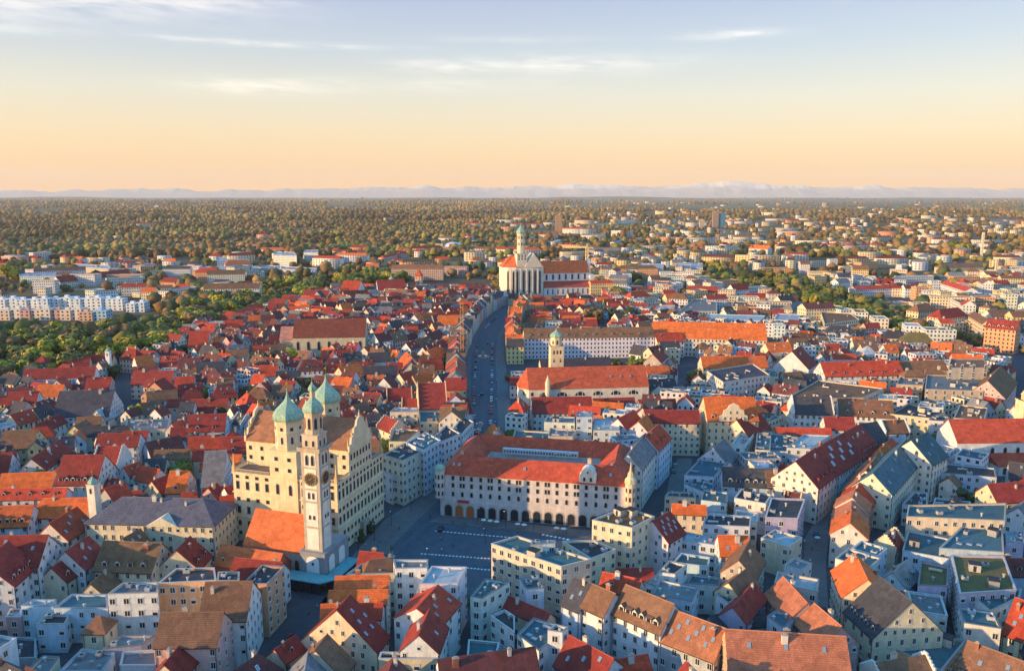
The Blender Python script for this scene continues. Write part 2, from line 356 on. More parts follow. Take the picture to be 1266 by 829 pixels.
OCC = np.zeros((900, 700), bool)   # 2 m cells, x -700..1100, y 100..1500
def occ_poly(poly, grow=0.0):
    cx = sum(p[0] for p in poly) / len(poly); cy = sum(p[1] for p in poly) / len(poly)
    P = [(p[0] + (p[0] - cx) / (math.hypot(p[0] - cx, p[1] - cy) + .01) * grow, p[1] + (p[1] - cy) / (math.hypot(p[0] - cx, p[1] - cy) + .01) * grow) for p in poly]
    x0, x1 = min(p[0] for p in P), max(p[0] for p in P); y0, y1 = min(p[1] for p in P), max(p[1] for p in P)
    for i in range(max(0, int((x0 + 700) / 2)), min(900, int((x1 + 700) / 2) + 1)):
        for j in range(max(0, int((y0 - 100) / 2)), min(700, int((y1 - 100) / 2) + 1)):
            x, y = i * 2 - 699, j * 2 + 101; c = False; k = len(P) - 1
            for q in range(len(P)):
                if (P[q][1] > y) != (P[k][1] > y) and x < (P[k][0] - P[q][0]) * (y - P[q][1]) / (P[k][1] - P[q][1]) + P[q][0]: c = not c
                k = q
            if c: OCC[i, j] = True
def occ_at(x, y):
    i, j = int((x + 700) / 2), int((y - 100) / 2)
    return OCC[i, j] if 0 <= i < 900 and 0 <= j < 700 else False

# ------------------------------------------------------------------ buildings
def roof_mb(L, W, he, s, hip=(0, 0), t=.25, o=.45):
    """gable or hipped roof slab, ridge along x"""
    mb = MB(); hr = he + s * W / 2; y0 = W / 2 + o; zb = he - s * o
    def end(sg, h):
        xe = sg * (L / 2 + (o if h else .22)); xr = xe - sg * (W / 2 + o) * .8 * h if h else xe
        return [(xe, -y0, zb), (xe, -y0, zb + t), (xr, 0, hr + t), (xe, y0, zb + t), (xe, y0, zb), (xr, 0, hr)]
    a, b = end(-1, hip[0]), end(1, hip[1])
    for i, j in ((0, 1), (1, 2), (2, 3), (3, 4), (4, 5), (5, 0)): mb.face([a[j], a[i], b[i], b[j]][::-1] if 0 else [a[i], b[i], b[j], a[j]])
    for e, h, fl in ((a, hip[0], 1), (b, hip[1], 0)):
        if h: fs = [[e[1], e[2], e[3]], [e[0], e[1], e[3], e[4]], [e[0], e[5], e[4]]]
        else: fs = [[e[0], e[1], e[2], e[5]], [e[5], e[2], e[3], e[4]]]
        for q in fs: mb.face(q)
    return mb, hr
def wall_grid(mb, p0, p1, z0, z1, rows, cols, ww, wh):
    """wall face with window faces set in the same connected sheet"""
    L = math.hypot(p1[0] - p0[0], p1[1] - p0[1]); us = [0.0]; cw = L / cols; ww = min(ww, cw * .6)
    for i in range(cols): us += [(i + .5) * cw - ww / 2, (i + .5) * cw + ww / 2]
    us.append(L); vs = [z0]; rh = (z1 - z0) / rows; wh = min(wh, rh * .62)
    for j in range(rows): vs += [z0 + (j + .52) * rh - wh / 2, z0 + (j + .52) * rh + wh / 2]
    vs.append(z1)
    P = lambda u, v: (p0[0] + (p1[0] - p0[0]) * u / L, p0[1] + (p1[1] - p0[1]) * u / L, v)
    for i in range(len(us) - 1):
        for j in range(len(vs) - 1): mb.face([P(us[i], vs[j]), P(us[i + 1], vs[j]), P(us[i + 1], vs[j + 1]), P(us[i], vs[j + 1])], 1 if (i % 2 and j % 2) else 0)
def stories(he, g=1.0, fh=3.1):
    n = max(1, int((he - .3) / fh)); st = (he - .2) / n; return [(k + .34) * st for k in range(n)]
def gable_building(name, cat, cx, cy, rz, L, W, he, s, wc, rc, fl='', detail=2, label=None, group=None, opts=None, roofmat='tile'):
    opts = opts or {}; d, k, c, hip, st = opts.get('d', 0), opts.get('k', 0), opts.get('c', 1), opts.get('h', (0, 0)), opts.get('s', 0)
    t = thing(name, cat, (cx, cy), rz, label, group, wall=WN[wc], roof=RN[rc], d=d, k=k, c=c, hip=hip, st=st, he=he, L=L, W=W, top=he + s * W / 2, det=detail)
    rm, hr = roof_mb(L, W, he, s, hip); wm = MB(); x, y = L / 2, W / 2
    rl = lambda sg, h: sg * (x - W / 2 * .8 * h)
    if detail >= 2 or min(L, W) < 3:
        wm.face([(-x, -y, 0), (x, -y, 0), (x, -y, he), (-x, -y, he)]); wm.face([(x, y, 0), (-x, y, 0), (-x, y, he), (x, y, he)])
    else:
        nr = max(1, int(he / 3.1)); cl = max(1, int(L / 2.9))
        wall_grid(wm, (-x, -y), (x, -y), 0, he, nr, cl, 1.15, 1.6); wall_grid(wm, (x, y), (-x, y), 0, he, nr, cl, 1.15, 1.6)
    for sg, h in ((-1, hip[0]), (1, hip[1])):
        P = [(sg * x, -sg * y), (sg * x, sg * y)]
        if detail < 2: wall_grid(wm, P[0], P[1], 0, he, max(1, int(he / 3.1)), max(1, int(W / 2.9)), 1.15, 1.6)
        else: wm.face([(P[0][0], P[0][1], 0), (P[1][0], P[1][1], 0), (P[1][0], P[1][1], he), (P[0][0], P[0][1], he)])
        if not h:
            hh = hr - he
            if detail < 2 and hh > 4:
                a, b, z1, z2 = .12 * W, .12 * W, he + hh * .25, he + hh * .55
                wm.face([(sg * x, -sg * y, he), (sg * x, sg * y, he), (sg * x, 0, hr - .02)])
            else: wm.face([(sg * x, -sg * y, he), (sg * x, sg * y, he), (sg * x, 0, hr - .02)])
    link('wall', wm.mesh('wall', ['wall', 'glass']), t, opts.get('wcol') or jit(WC[wc], .08))
    rcol = jit(RC[rc], .14)
    ro = link('roof', rm.mesh('roof', [roofmat]), t, rcol)
    sa = math.atan(s)
    if detail >= 2:
        gt = MB(); tr = MB(); v0, v1 = -y - .5, y + .5
        for sd_ in (-1, 1):
            if facing(t, (-x, -y) if sd_ < 0 else (x, y), (x, -y) if sd_ < 0 else (-x, y), -.1):
                gt.tube((-x, sd_ * (y + .52), he - s * .45 + .05), (x, sd_ * (y + .52), he - s * .45 + .05), .12, 5)
                for xx in (-x + .4, x - .4): gt.tube((xx, sd_ * (y + .14), .1), (xx, sd_ * (y + .14), he - .1), .08)
                tr.box(-x - .02, x + .02, min(sd_ * y, sd_ * (y + .16)), max(sd_ * y, sd_ * (y + .16)), he - .55, he - .12)
                if int(abs(cx)) % 2 == 0 and he > 8: tr.box(-x - .02, x + .02, min(sd_ * y, sd_ * (y + .1)), max(sd_ * y, sd_ * (y + .1)), 3.5, 3.75)
        if gt.v: link('gutter', gt.mesh('gutter', ['dark']), t); link('cornice', tr.mesh('cornice', ['frame']), t)
        rc_ = MB(); r0, r1 = -x + W * .4 * hip[0], x - W * .4 * hip[1]
        if r1 - r0 > 1: rc_.tube((r0 - .2, 0, hr + .22), (r1 + .2, 0, hr + .22), .17, 5); link('ridge_cap', rc_.mesh('ridge_cap', ['plain']), ro, tuple(min(.8, v * 1.25 + .02) for v in rcol))
    # camera-facing slopes
    for sd_ in (-1, 1):
        if not facing(t, (-x, -y) if sd_ < 0 else (x, y), (x, -y) if sd_ < 0 else (-x, y), -.25): continue
        f_ = 1 if sd_ < 0 else -1; vis = facing(t, (-x, -y) if sd_ < 0 else (x, y), (x, -y) if sd_ < 0 else (-x, y), .1)
        nd = d if vis else 0
        m = x - 1.2 - (W * .3 if max(hip) else 0)
        for i in range(nd):
            xx = -m + 2 * m * (i + .5) / nd; yy = y - 1.1; sc_ = min(1.15, 2 * m / nd / 1.75, W / 9 + .2)
            do = link('dormer', DM['gable' if (opts.get('g') or (i + int(cx)) % 3) else 'shed'], ro, rcol, (xx, sd_ * yy, he + s * 1.1 - .1), 0 if sd_ < 0 else pi)
            do.scale = (sc_, sc_, sc_)
        nk = k if vis else 0
        for i in range(nk):
            fr = .45 + .22 * ((i * 7) % 3 - .5) if nd == 0 else .72
            xx = -m + 2 * m * (i + .5) / nk + rnd.uniform(-.3, .3); yy = y * (1 - fr)
            so = link('skylight', SKYL, ro, (.3, .32, .34), (xx, sd_ * yy, he + s * y * fr + .3)); so.rotation_euler = (sa if sd_ < 0 else -sa, 0, 0)
            if opts.get('big'): so.scale = (2.4, 1.7, 1)
        if detail >= 2 and he > 3: facade(t, (-x, -y) if sd_ < 0 else (x, y), (x, -y) if sd_ < 0 else (-x, y), stories(he), opts.get('sp', 2.7), opts.get('ww', 1.4), opts.get('wh', 2.0))
    if detail >= 2 and he > 3:
        for sg, h in ((-1, hip[0]), (1, hip[1])):
            P = [(sg * x, -sg * y), (sg * x, sg * y)]
            facade(t, P[0], P[1], stories(he), 2.7, 1.25, 1.85)
            if not h and facing(t, P[0], P[1], .02):
                q = hr - he; z = he + .5
                while z < he + q - 3:
                    fr = 1 - (z + 1.6 - he) / q; wdt = W * fr - 1.2; n = int(wdt / 2.5)
                    for i in range(n):
                        yy = 0 if n == 1 else -wdt / 2 + .6 + (wdt - 1.2) * i / (n - 1); win(t, sg * (x + .02), yy, z, pi / 2 * sg, 1.05, 1.5, 'rect')
                    z += 2.9
    if st:
        for sg in (-1, 1):
            g = MB(); n = 6; pts = [(-y - .3, he - 1)]
            for i in range(n):
                yy = -y - .3 + (y + .3) * i / n; zz = he + s * (y * (i + 1) / n) + .9; pts += [(yy, zz), (yy + (y + .3) / n, zz)]
            pts = pts + [(-p[0], p[1]) for p in pts[::-1]][1:]
            poly = [p for i, p in enumerate(pts) if i == 0 or p != pts[i - 1]]
            A = [(sg * (x + .26), p[0], p[1]) for p in poly]; B = [(sg * (x - .2), p[0], p[1]) for p in poly]
            g.face(A); g.face(B[::-1])
            for i in range(len(A)): j = (i + 1) % len(A); g.face([A[i], B[i], B[j], A[j]])
            link('stepped_gable', g.mesh('stepped_gable', ['wall']), t, WC[wc])
    for i in range(c):
        r2 = random.Random(int(cx * 31 + cy * 17) + i); xx = r2.uniform(-x * .7, x * .7); yy = r2.choice((-1, 1)) * r2.uniform(.3, y * .35)
        co = link('chimney', r2.choice(CH), ro, r2.choice([(.55, .5, .43), (.35, .14, .09), (.6, .58, .55)]), (xx, yy, hr - s * abs(yy) - .8))
    X = (x, y); occ_poly([loc2w(t, a * x, b * y)[:2] for a, b in ((-1, -1), (1, -1), (1, 1), (-1, 1))], .3)
    return t
def flat_building(name, cat, pts, h, wc, rc, detail=2, label=None, group=None, opts=None):
    opts = opts or {}
    c = sum((Vector(p) for p in pts), Vector((0, 0))) / len(pts)
    ar = sum(pts[i][0] * pts[(i + 1) % len(pts)][1] - pts[(i + 1) % len(pts)][0] * pts[i][1] for i in range(len(pts)))
    if ar < 0: pts = pts[::-1]
    # main direction: longest edge
    e = max(range(len(pts)), key=lambda i: (Vector(pts[(i + 1) % len(pts)]) - Vector(pts[i])).length); dv = Vector(pts[(e + 1) % len(pts)]) - Vector(pts[e]); rz = math.atan2(dv.y, dv.x)
    t = thing(name, cat, (c.x, c.y), rz, label, group, wall=WN[wc], roof=RN[rc], flat=1, d=0, k=opts.get('k', 0), c=0, he=h, hip=(0, 0), st=0, L=dv.length, W=abs(ar) / 2 / (dv.length + .1), top=h, det=detail)
    P = []
    for p in pts:
        q = Vector(p) - c; P.append((q.x * cos(-rz) - q.y * sin(-rz), q.x * sin(-rz) + q.y * cos(-rz)))
    wm = MB(); n = len(P)
    inn = []
    for i in range(n):
        a, b, d_ = Vector(P[i - 1]), Vector(P[i]), Vector(P[(i + 1) % n]); u = (b - a).normalized(); v = (d_ - b).normalized()
        bi = (Vector((-u.y, u.x)) + Vector((-v.y, v.x))); bi = bi / max(.5, bi.length_squared) * 2 * .35; inn.append((b.x + bi.x, b.y + bi.y))
    for i in range(n):
        a, b = P[i], P[(i + 1) % n]; ia, ib = inn[i], inn[(i + 1) % n]
        if detail < 2 and h > 4: wall_grid(wm, a, b, 0, h, max(1, int(h / 3.1)), max(1, int(math.hypot(b[0] - a[0], b[1] - a[1]) / 2.8)), 1.4, 1.5)
        else: wm.face([(*a, 0), (*b, 0), (*b, h), (*a, h)])
        wm.face([(*a, h), (*b, h), (*ib, h), (*ia, h)]); wm.face([(*ia, h), (*ib, h), (*ib, h - .7), (*ia, h - .7)])
        if detail >= 2 and h > 3.5: facade(t, a, b, stories(h - .6, fh=3.2), opts.get('sp', 2.6), opts.get('ww', 1.6), opts.get('wh', 1.9), opts.get('kind', 'rect'))
    link('wall', wm.mesh('wall', ['wall', 'glass']), t, jit(WC[wc], .07))
    if detail >= 2:
        cp = MB(); o2 = [(p[0] * 1.0 + (p[0] - q[0]) * .35, p[1] + (p[1] - q[1]) * .35) for p, q in zip(P, inn)]; i2 = [(q[0] - (p[0] - q[0]) * .2, q[1] - (p[1] - q[1]) * .2) for p, q in zip(P, inn)]
        for i in range(n):
            j = (i + 1) % n; cp.face([(*o2[i], h + .004), (*o2[j], h + .004), (*o2[j], h + .13), (*o2[i], h + .13)]); cp.face([(*o2[i], h + .13), (*o2[j], h + .13), (*i2[j], h + .13), (*i2[i], h + .13)]); cp.face([(*i2[i], h + .13), (*i2[j], h + .13), (*i2[j], h + .004), (*i2[i], h + .004)])
        link('coping', cp.mesh('coping', ['plain']), t, random.Random(int(c.x)).choice([(.3, .32, .34), (.5, .5, .48), (.18, .19, .2), (.4, .36, .3)]))
    rm = MB(); rm.face([(*q, h - .62) for q in inn]); rm.face([(*q, h - .68) for q in inn[::-1]])
    ro = link('roof', rm.mesh('roof', ['flat']), t, jit(RC[rc], .15))
    xs = [p[0] for p in P]; ys = [p[1] for p in P]; r2 = random.Random(int(c.x * 13 + c.y * 7))
    A = abs(ar) / 2; nu = opts.get('u', 0 if detail < 1 else min(10, int(A / 42) + 2))
    ib = []
    for i in range(nu * 3):
        if len(ib) >= nu: break
        a_, b_ = r2.random(), r2.random(); q = [Vector(z) for z in inn]
        p = (q[0] * (1 - a_) + q[1 % n] * a_) * (1 - b_) + (q[3 % n] * (1 - a_) + q[2 % n] * a_) * b_
        p = p * .78
        if any((p - z).length < 3.2 for z in ib): continue
        ib.append(p); k = r2.choice((0, 2, 2, 3, 1, 0) if A > 120 else (0, 2, 2))
        uo = link(UNN[k], UN[k], ro, r2.choice([(.55, .56, .58), (.6, .55, .48), (.35, .36, .38)]), (p.x, p.y, h - .62), r2.choice((0, pi / 2)))
    for i in range(opts.get('k', 0)):
        p = Vector((0, 0)) + (Vector(inn[0]) * .5) + (Vector(inn[1]) - Vector(inn[0])) * .5 * i / max(1, opts['k'])
        so = link('skylight', SKYL, ro, (.4, .42, .45), (p.x, p.y, h - .5)); so.scale = (1.4, 1.2, 1.5)
    if opts.get('rail'):
        rb = MB()
        for i in range(n):
            a, b = inn[i], inn[(i + 1) % n]; rb.tube((*a, h + .9), (*b, h + .9), .05); L = math.hypot(b[0] - a[0], b[1] - a[1])
            for j in range(int(L / 2)): q = (a[0] + (b[0] - a[0]) * j * 2 / L, a[1] + (b[1] - a[1]) * j * 2 / L); rb.tube((*q, h - .1), (*q, h + .9), .04)
        link('railing', rb.mesh('railing', ['dark']), t)
    occ_poly([tuple(p) for p in pts], .3)
    return t
def parse_opts(tok):
    o = {}
    for x in tok:
        if x == 'h': o['h'] = (1, 1)
        elif x == 'h1': o['h'] = (1, 0)
        elif x == 'h2': o['h'] = (0, 1)
        elif x == 's': o['s'] = 1
        elif x == 'big': o['big'] = 1
        elif x == 'rail': o['rail'] = 1
        elif x == 'band': o['kind'] = 'band'; o['ww'] = 2.2; o['sp'] = 2.5
        elif x[0] == '@': o['slope'] = float(x[1:])
        elif x[0] in 'dkcu' and x[1:].isdigit(): o[x[0]] = int(x[1:])
    return o
BAD = []
def solve_gable(p1, p2, e, he, s):
    E = G(*e, he)
    def dist(W):
        hr = he + s * W / 2; a, b = G(*p1, hr), G(*p2, hr); d = (b - a)
        if d.length < .01: return 0
        d.normalize(); v = E - a; return abs(d.x * v.y - d.y * v.x)
    best = None; W = 4.0
    while W < 40:
        err = 2 * dist(W) - W
        if err < 0: break
        W += .25
    hr = he + s * W / 2; a, b = G(*p1, hr), G(*p2, hr)
    return a, b, W, hr
def place(lines, detail=2):
    for ln in lines.strip().split('\n'):
        tk = ln.split()
        if not tk or tk[0][0] == '#': continue
        tile = tk[0]
        if tk[1] == 'F':
            nums = [];  i = 2
            while re.match(r'^-?\d+(\.\d+)?$', tk[i]): nums.append(float(tk[i])); i += 1
            h = nums.pop(); wc, rc = tk[i], tk[i + 1]; o = parse_opts(tk[i + 2:])
            pts = [G(*SP(tile, nums[j], nums[j + 1]), h) for j in range(0, len(nums), 2)]
            if len(pts) == 3: pts.append(pts[0] + pts[2] - pts[1])
            far = pts[0].y > 620
            flat_building('flat_roofed_building', 'building', [tuple(p) for p in pts], h + rnd.uniform(-.1, .1), wc, rc, 1 if far else detail, opts=o)
        else:
            x1, y1, x2, y2, ex, ey, he = map(float, tk[1:8]); wc, rc = tk[8], tk[9]; o = parse_opts(tk[10:]); s = o.get('slope', .95)
            a, b, W, hr = solve_gable(SP(tile, x1, y1), SP(tile, x2, y2), SP(tile, ex, ey), he, s)
            if W > 24: W = 24
            L = (b - a).length; d = (b - a).normalized()
            if W < 5 or L < 5 or W > 22: BAD.append((ln, round(W, 1), round(L, 1), round(hr, 1)))
            W = max(W, 5.5)
            hp = o.get('h', (0, 0)); a2 = a - d * (W * .4 * hp[0]); b2 = b + d * (W * .4 * hp[1]); L = max(5, (b2 - a2).length); c = (a2 + b2) / 2
            far = c.y > 620
            if max(hp): nm, ct = 'hip_roofed_house', 'house'
            else: nm, ct = 'gabled_house', 'house'
            gable_building(nm, ct, c.x, c.y, math.atan2(d.y, d.x), L, W, he + rnd.uniform(-.1, .1), s, wc, rc, '', 1 if far else detail, opts=o)
# ------------------------------------------------------------------ ground, streets, far land
def sheet(name, pts, z, mat, color=None, kerb=None, kind='structure'):
    mb = MB(); n = len(pts); P = [tuple(p) for p in pts]
    ar = sum(P[i][0] * P[(i + 1) % n][1] - P[(i + 1) % n][0] * P[i][1] for i in range(n))
    if ar < 0: P = P[::-1]
    mb.face([(*p, z) for p in P])
    if kerb:
        for i in range(n): a, b = P[i], P[(i + 1) % n]; mb.face([(*a, z - kerb), (*b, z - kerb), (*b, z), (*a, z)])
    return struct(name, mb, [mat], kind, color)
def gmat():
    m, nt, b = newmat('far_land', .95); geo = nn(nt, 'ShaderNodeNewGeometry'); pos = geo.outputs['Position']
    n1 = noise(nt, vscale(nt, pos, (.0011, .0022, .001)), 1.0, 8, .62); n2 = noise(nt, vscale(nt, pos, (.006, .012, .006)), 1.0, 5, .7); n3 = noise(nt, vscale(nt, pos, (.0004, .0006, .0004)), 1.0, 3, .5)
    c1 = ramp(nt, n1, [(.36, (.06, .065, .035)), (.46, (.12, .09, .05)), (.53, (.19, .135, .07)), (.58, (.16, .17, .065)), (.66, (.26, .21, .13))])
    c2 = ramp(nt, n2, [(.4, (.45, .45, .45)), (.6, (1.35, 1.3, 1.25))]); c = mix(nt, 1.0, c1, c2, 'MULTIPLY')
    c = mix(nt, ramp(nt, n3, [(.5, 0.0), (.62, .5)]), c, (.11, .13, .05)); nt.links.new(c, b.inputs['Base Color']); M['far_land'] = m
gmat()
cmat('hill_rock', (.30, .31, .34), .95)
mb = MB()
ys = [-400, 0, 400, 900, 2000, 5000, 12000, 22000, 33500]
for i in range(len(ys) - 1):
    a, b_ = ys[i], ys[i + 1]; wa, wb = 900 + abs(a) * .85, 900 + abs(b_) * .85
    mb.face([(-wa, a, 0), (wa, a, 0), (wb, b_, 0), (-wb, b_, 0)])
struct('ground', mb, ['far_land'])
sheet('town_ground', [(-900, -300), (900, -300), (900, 760), (820, 1000), (500, 1200), (60, 1250), (-120, 1060), (-330, 900), (-480, 700), (-800, 560)], .02, 'flat', (.07, .075, .085))
ASPH = (.06, .07, .085); PAVE = (.15, .145, .145)
SQ = [(395, 748), (425, 702), (470, 655), (545, 600), (573, 565), (581, 540), (578, 500), (576, 468), (577, 440), (588, 412), (598, 396), (613, 384), (626, 378), (641, 382), (635, 388), (627, 402), (624, 419), (624, 440), (625, 460), (630, 494), (633, 518), (622, 548), (590, 562), (548, 637), (742, 660), (765, 690), (640, 722), (600, 740), (520, 715), (450, 722)]
sheet('square_and_main_street', [G(*p) for p in SQ], .04, 'flat', (.085, .108, .135))
STREETS = [[(318, 829), (352, 765), (395, 735), (425, 745), (385, 775), (366, 829)], [(553, 829), (566, 760), (592, 722), (606, 735), (583, 829)],
           [(1002, 745), (994, 715), (990, 695), (994, 666), (1010, 640), (1032, 617), (1050, 592), (1095, 560), (1112, 562), (1060, 600), (1034, 640), (1024, 668), (1021, 700), (1024, 752)],
           [(818, 640), (828, 590), (838, 566), (856, 566), (852, 600), (838, 645)], [(838, 492), (836, 455), (848, 430), (862, 450), (862, 478)], [(700, 772), (800, 829), (835, 829), (745, 775), (715, 758)],
           [(150, 520), (146, 470), (140, 440), (148, 440), (160, 520)], [(1266, 455), (1250, 480), (1260, 520), (1280, 520)], [(740, 395), (742, 440), (750, 440), (750, 395)]]
for i_, s_ in enumerate(STREETS): sheet('street', [G(*p) for p in s_], .04, 'flat', (.17, .165, .165) if i_ in (2, 3) else ASPH)
for s_ in STREETS + [SQ, [(640, 478), (775, 478), (775, 444), (640, 444)], [(612, 376), (742, 376), (742, 358), (612, 362)], [(806, 436), (955, 436), (955, 418), (806, 418)], [(362, 445), (452, 445), (452, 425), (362, 425)]]: occ_poly([tuple(G(*p)) for p in s_])
# raised pavements with kerbs along the square and the main street
sheet('pavement', [G(*p) for p in [(424, 700), (476, 642), (545, 599), (556, 606), (520, 640), (492, 668), (468, 697), (440, 702)]], .16, 'flat', PAVE, .12)
sheet('pavement', [G(*p) for p in [(548, 637), (742, 657), (738, 666), (640, 656), (530, 645)]], .16, 'flat', PAVE, .12)
sheet('pavement', [G(*p) for p in [(628, 475), (633, 518), (622, 546), (612, 546), (616, 520), (614, 480), (613, 440), (615, 415), (624, 400), (627, 402), (624, 419), (624, 440)]], .16, 'flat', (.15, .145, .15), .12)
sheet('pavement', [G(*p) for p in [(580, 535), (578, 500), (576, 468), (577, 440), (588, 412), (598, 396), (602, 398), (592, 413), (583, 440), (582, 468), (584, 500), (586, 535)]], .16, 'flat', (.14, .14, .15), .12)
# tram rails
mb = MB()
def ribbon(mb, pts, w_, z):
    for i in range(len(pts) - 1):
        a, b_ = pts[i], pts[i + 1]; d = (b_ - a).normalized(); n = Vector((-d.y, d.x)) * w_ / 2
        mb.face([(*(a - n), z), (*(a + n), z), (*(b_ + n), z), (*(b_ - n), z)][::-1])
base_ = [G(*p) for p in [(470, 700), (520, 655), (565, 615), (588, 575), (597, 545), (599, 500), (599, 460), (600, 435), (606, 410), (616, 395), (630, 383)]]
for off in (-3.2, -1.8, 1.8, 3.2): ribbon(mb, [p + Vector((off, 0)) for p in base_], .22, .062)
struct('tram_rails', mb, ['dark'])
# white dashed rows on the square
mb = MB()
def dashes(p, q, n, w_=.8):
    a, b_ = G(*p), G(*q); d = (b_ - a); L = d.length; d.normalize(); k = Vector((-d.y, d.x)) * w_
    for i in range(n):
        s = a + d * (L * i / n); e = s + d * (L / n * .62); mb.face([(*(s - k / 2), .075), (*(e - k / 2), .075), (*(e + k / 2), .075), (*(s + k / 2), .075)])
dashes(SP('B4', 876, 146), SP('B4', 1290, 182), 22); dashes(SP('B4', 806, 257), SP('B4', 1150, 282), 20); dashes(SP('B4', 1030, 326), SP('B4', 1150, 337), 7); dashes(SP('B4', 1060, 112), SP('C4', 0, 130), 11, .6); dashes(SP('C4', 0, 130), SP('C4', 330, 172), 15, .6); dashes(SP('C4', 150, 163), SP('C4', 290, 190), 7, 1.3)
struct('road_markings', mb, ['white'])
# light joint lines of the paving
mb = MB()
for p, q in (((520, 655), (700, 672)), ((500, 690), (560, 640)), ((540, 695), (590, 650)), ((470, 700), (560, 690)), ((505, 668), (640, 690))): ribbon(mb, [G(*p), G(*q)], .35, .058)
struct('paving_lines', mb, ['flat'], color=(.095, .10, .115))
# meadows and bare fields towards the horizon
for pts, c in (([(1150, 262), (1290, 266), (1290, 256), (1170, 255)], (.10, .16, .06)), ([(1110, 258), (1160, 260), (1150, 254), (1105, 254)], (.13, .17, .07)), ([(20, 253), (130, 255), (120, 250), (30, 249)], (.08, .13, .07)), ([(300, 252), (420, 253), (410, 249), (310, 249)], (.15, .13, .09)), ([(500, 284), (572, 287), (570, 281), (510, 280)], (.09, .15, .08)), ([(1100, 270), (1290, 277), (1290, 272), (1120, 266)], (.15, .14, .08)), ([(860, 250), (1000, 251), (990, 248.5), (870, 248.5)], (.14, .14, .10)), ([(620, 249.5), (760, 250), (750, 247.5), (630, 247.5)], (.10, .13, .08)), ([(1020, 249), (1200, 250), (1180, 247.5), (1030, 247.5)], (.12, .14, .09))):
    sheet('field', [G(*p) for p in pts], .03 if pts[0][1] > 262 else .3, 'flat', c)
sheet('railway_cutting', [G(*p) for p in [(1146, 296), (1165, 300), (1180, 312), (1200, 330), (1240, 345), (1225, 352), (1190, 335), (1165, 315), (1148, 305)]], .05, 'flat', (.07, .07, .085))
# mountains on the horizon: real ridges, rock and snow paled to imitate haze
prof = [(-300, 5), (0, 6), (200, 7), (330, 6), (400, 8), (480, 11), (520, 14), (560, 11), (600, 9), (660, 12), (700, 14), (740, 15), (800, 12), (850, 15), (885, 18), (920, 20), (945, 15), (1000, 12), (1100, 11), (1200, 9), (1266, 8), (1600, 6)]
from mathutils import noise as mnoise
def ridge(D, k, seed, name, dep):
    nx, ny = 420, 9; V = []; Fc = []
    for i in range(nx):
        px = -250 + 1766 * i / (nx - 1); X0 = (px - CX) / FPX * D; h = np.interp(px, [a for a, _ in prof], [b for _, b in prof])
        n_ = mnoise.fractal(Vector((px * .021, seed, 0)), .9, 2.2, 6); top = HC + (h * k * .78 + 4.5 * n_ * k) * D / FPX
        for j in range(ny):
            v = j / (ny - 1) * 2 - 1; s = (1 - abs(v)) ** 1.2; nz = mnoise.fractal(Vector((px * .05, j * .9, seed)), 1, 2, 4)
            V.append((X0, D + v * dep, -20 + (max(30, top) + 20) * s * (1 + .18 * nz * (1 - s) * 2)))
    for i in range(nx - 1):
        for j in range(ny - 1): a = i * ny + j; Fc.append((a, a + ny, a + ny + 1, a + 1))
    me = bpy.data.meshes.new(name); me.from_pydata(V, [], Fc); me.materials.append(M['mount']); o = link(name, me); o['kind'] = 'structure'
m, nt, b = newmat('mount', .9); geo = nn(nt, 'ShaderNodeNewGeometry'); sz = nn(nt, 'ShaderNodeSeparateXYZ'); nt.links.new(geo.outputs['Position'], sz.inputs[0])
nz = noise(nt, vscale(nt, geo.outputs['Position'], (.0012, .0012, .002)), 1.0, 6, .7)
f_ = mth(nt, 'ADD', mth(nt, 'DIVIDE', sz.outputs[2], 700.0), mth(nt, 'MULTIPLY', mth(nt, 'SUBTRACT', nz, .5), .9))
nt.links.new(ramp(nt, f_, [(.30, (.52, .45, .39)), (.50, (.58, .50, .42)), (.62, (.82, .69, .56))]), b.inputs['Base Color']); M['mount'] = m
ridge(31500, 1.0, 3.1, 'mountains', 1300); ridge(29500, .55, 9.7, 'foothills', 900)
def hills():
    V = []; Fc = []; nx = 300
    for i in range(nx):
        px = -150 + 1566 * i / (nx - 1); D = 21000; X0 = (px - CX) / FPX * D; h = 20 + 50 * max(0, mnoise.fractal(Vector((px * .006, 5, 0)), 1, 2, 4) + .35)
        for dy, zz in ((-2500, -2), (-900, h * .6), (0, h), (900, h * .6), (2500, -2)): V.append((X0, D + dy, zz))
    for i in range(nx - 1):
        for j in range(4): a = i * 5 + j; Fc.append((a, a + 5, a + 6, a + 1))
    me = bpy.data.meshes.new('hills'); me.from_pydata(V, [], Fc); me.materials.append(M['far_land']); o = link('hills', me); o['kind'] = 'structure'
hills()
# ------------------------------------------------------------------ landmark buildings
def tmesh(t, name, mb, mats, color=None, smooth=False, parent=None):
    return link(name, mb.mesh(name, mats, smooth), parent or t, color)
ONION = [(1.0, 0), (1.04, .06), (1.02, .14), (.93, .25), (.80, .35), (.62, .45), (.44, .54), (.30, .62), (.20, .70), (.13, .78), (.08, .86), (.05, 1.0)]
def onion(t, x, y, z, r, h, spike=4, n=8, name='onion_dome'):
    mb = MB(); n = 8; mb.lathe([(r * 1.06, z - .25), (r * 1.06, z)] + [(r * a, z + h * b) for a, b in ONION], n, 0, (x, y), pi / n)
    o = tmesh(t, name, mb, ['copper'], smooth=False)
    g = MB(); g.lathe([(.08, z + h - .2), (.08, z + h + spike * .55), (.34, z + h + spike * .62), (.34, z + h + spike * .74), (.06, z + h + spike * .8), (.02, z + h + spike)], 8, 0, (x, y))
    tmesh(t, 'finial', g, ['gold'], parent=o); return o
def octa(r, c=(0, 0), ph=pi / 8): return [(c[0] + r * cos(ph + i * pi / 4), c[1] + r * sin(ph + i * pi / 4)) for i in range(8)]
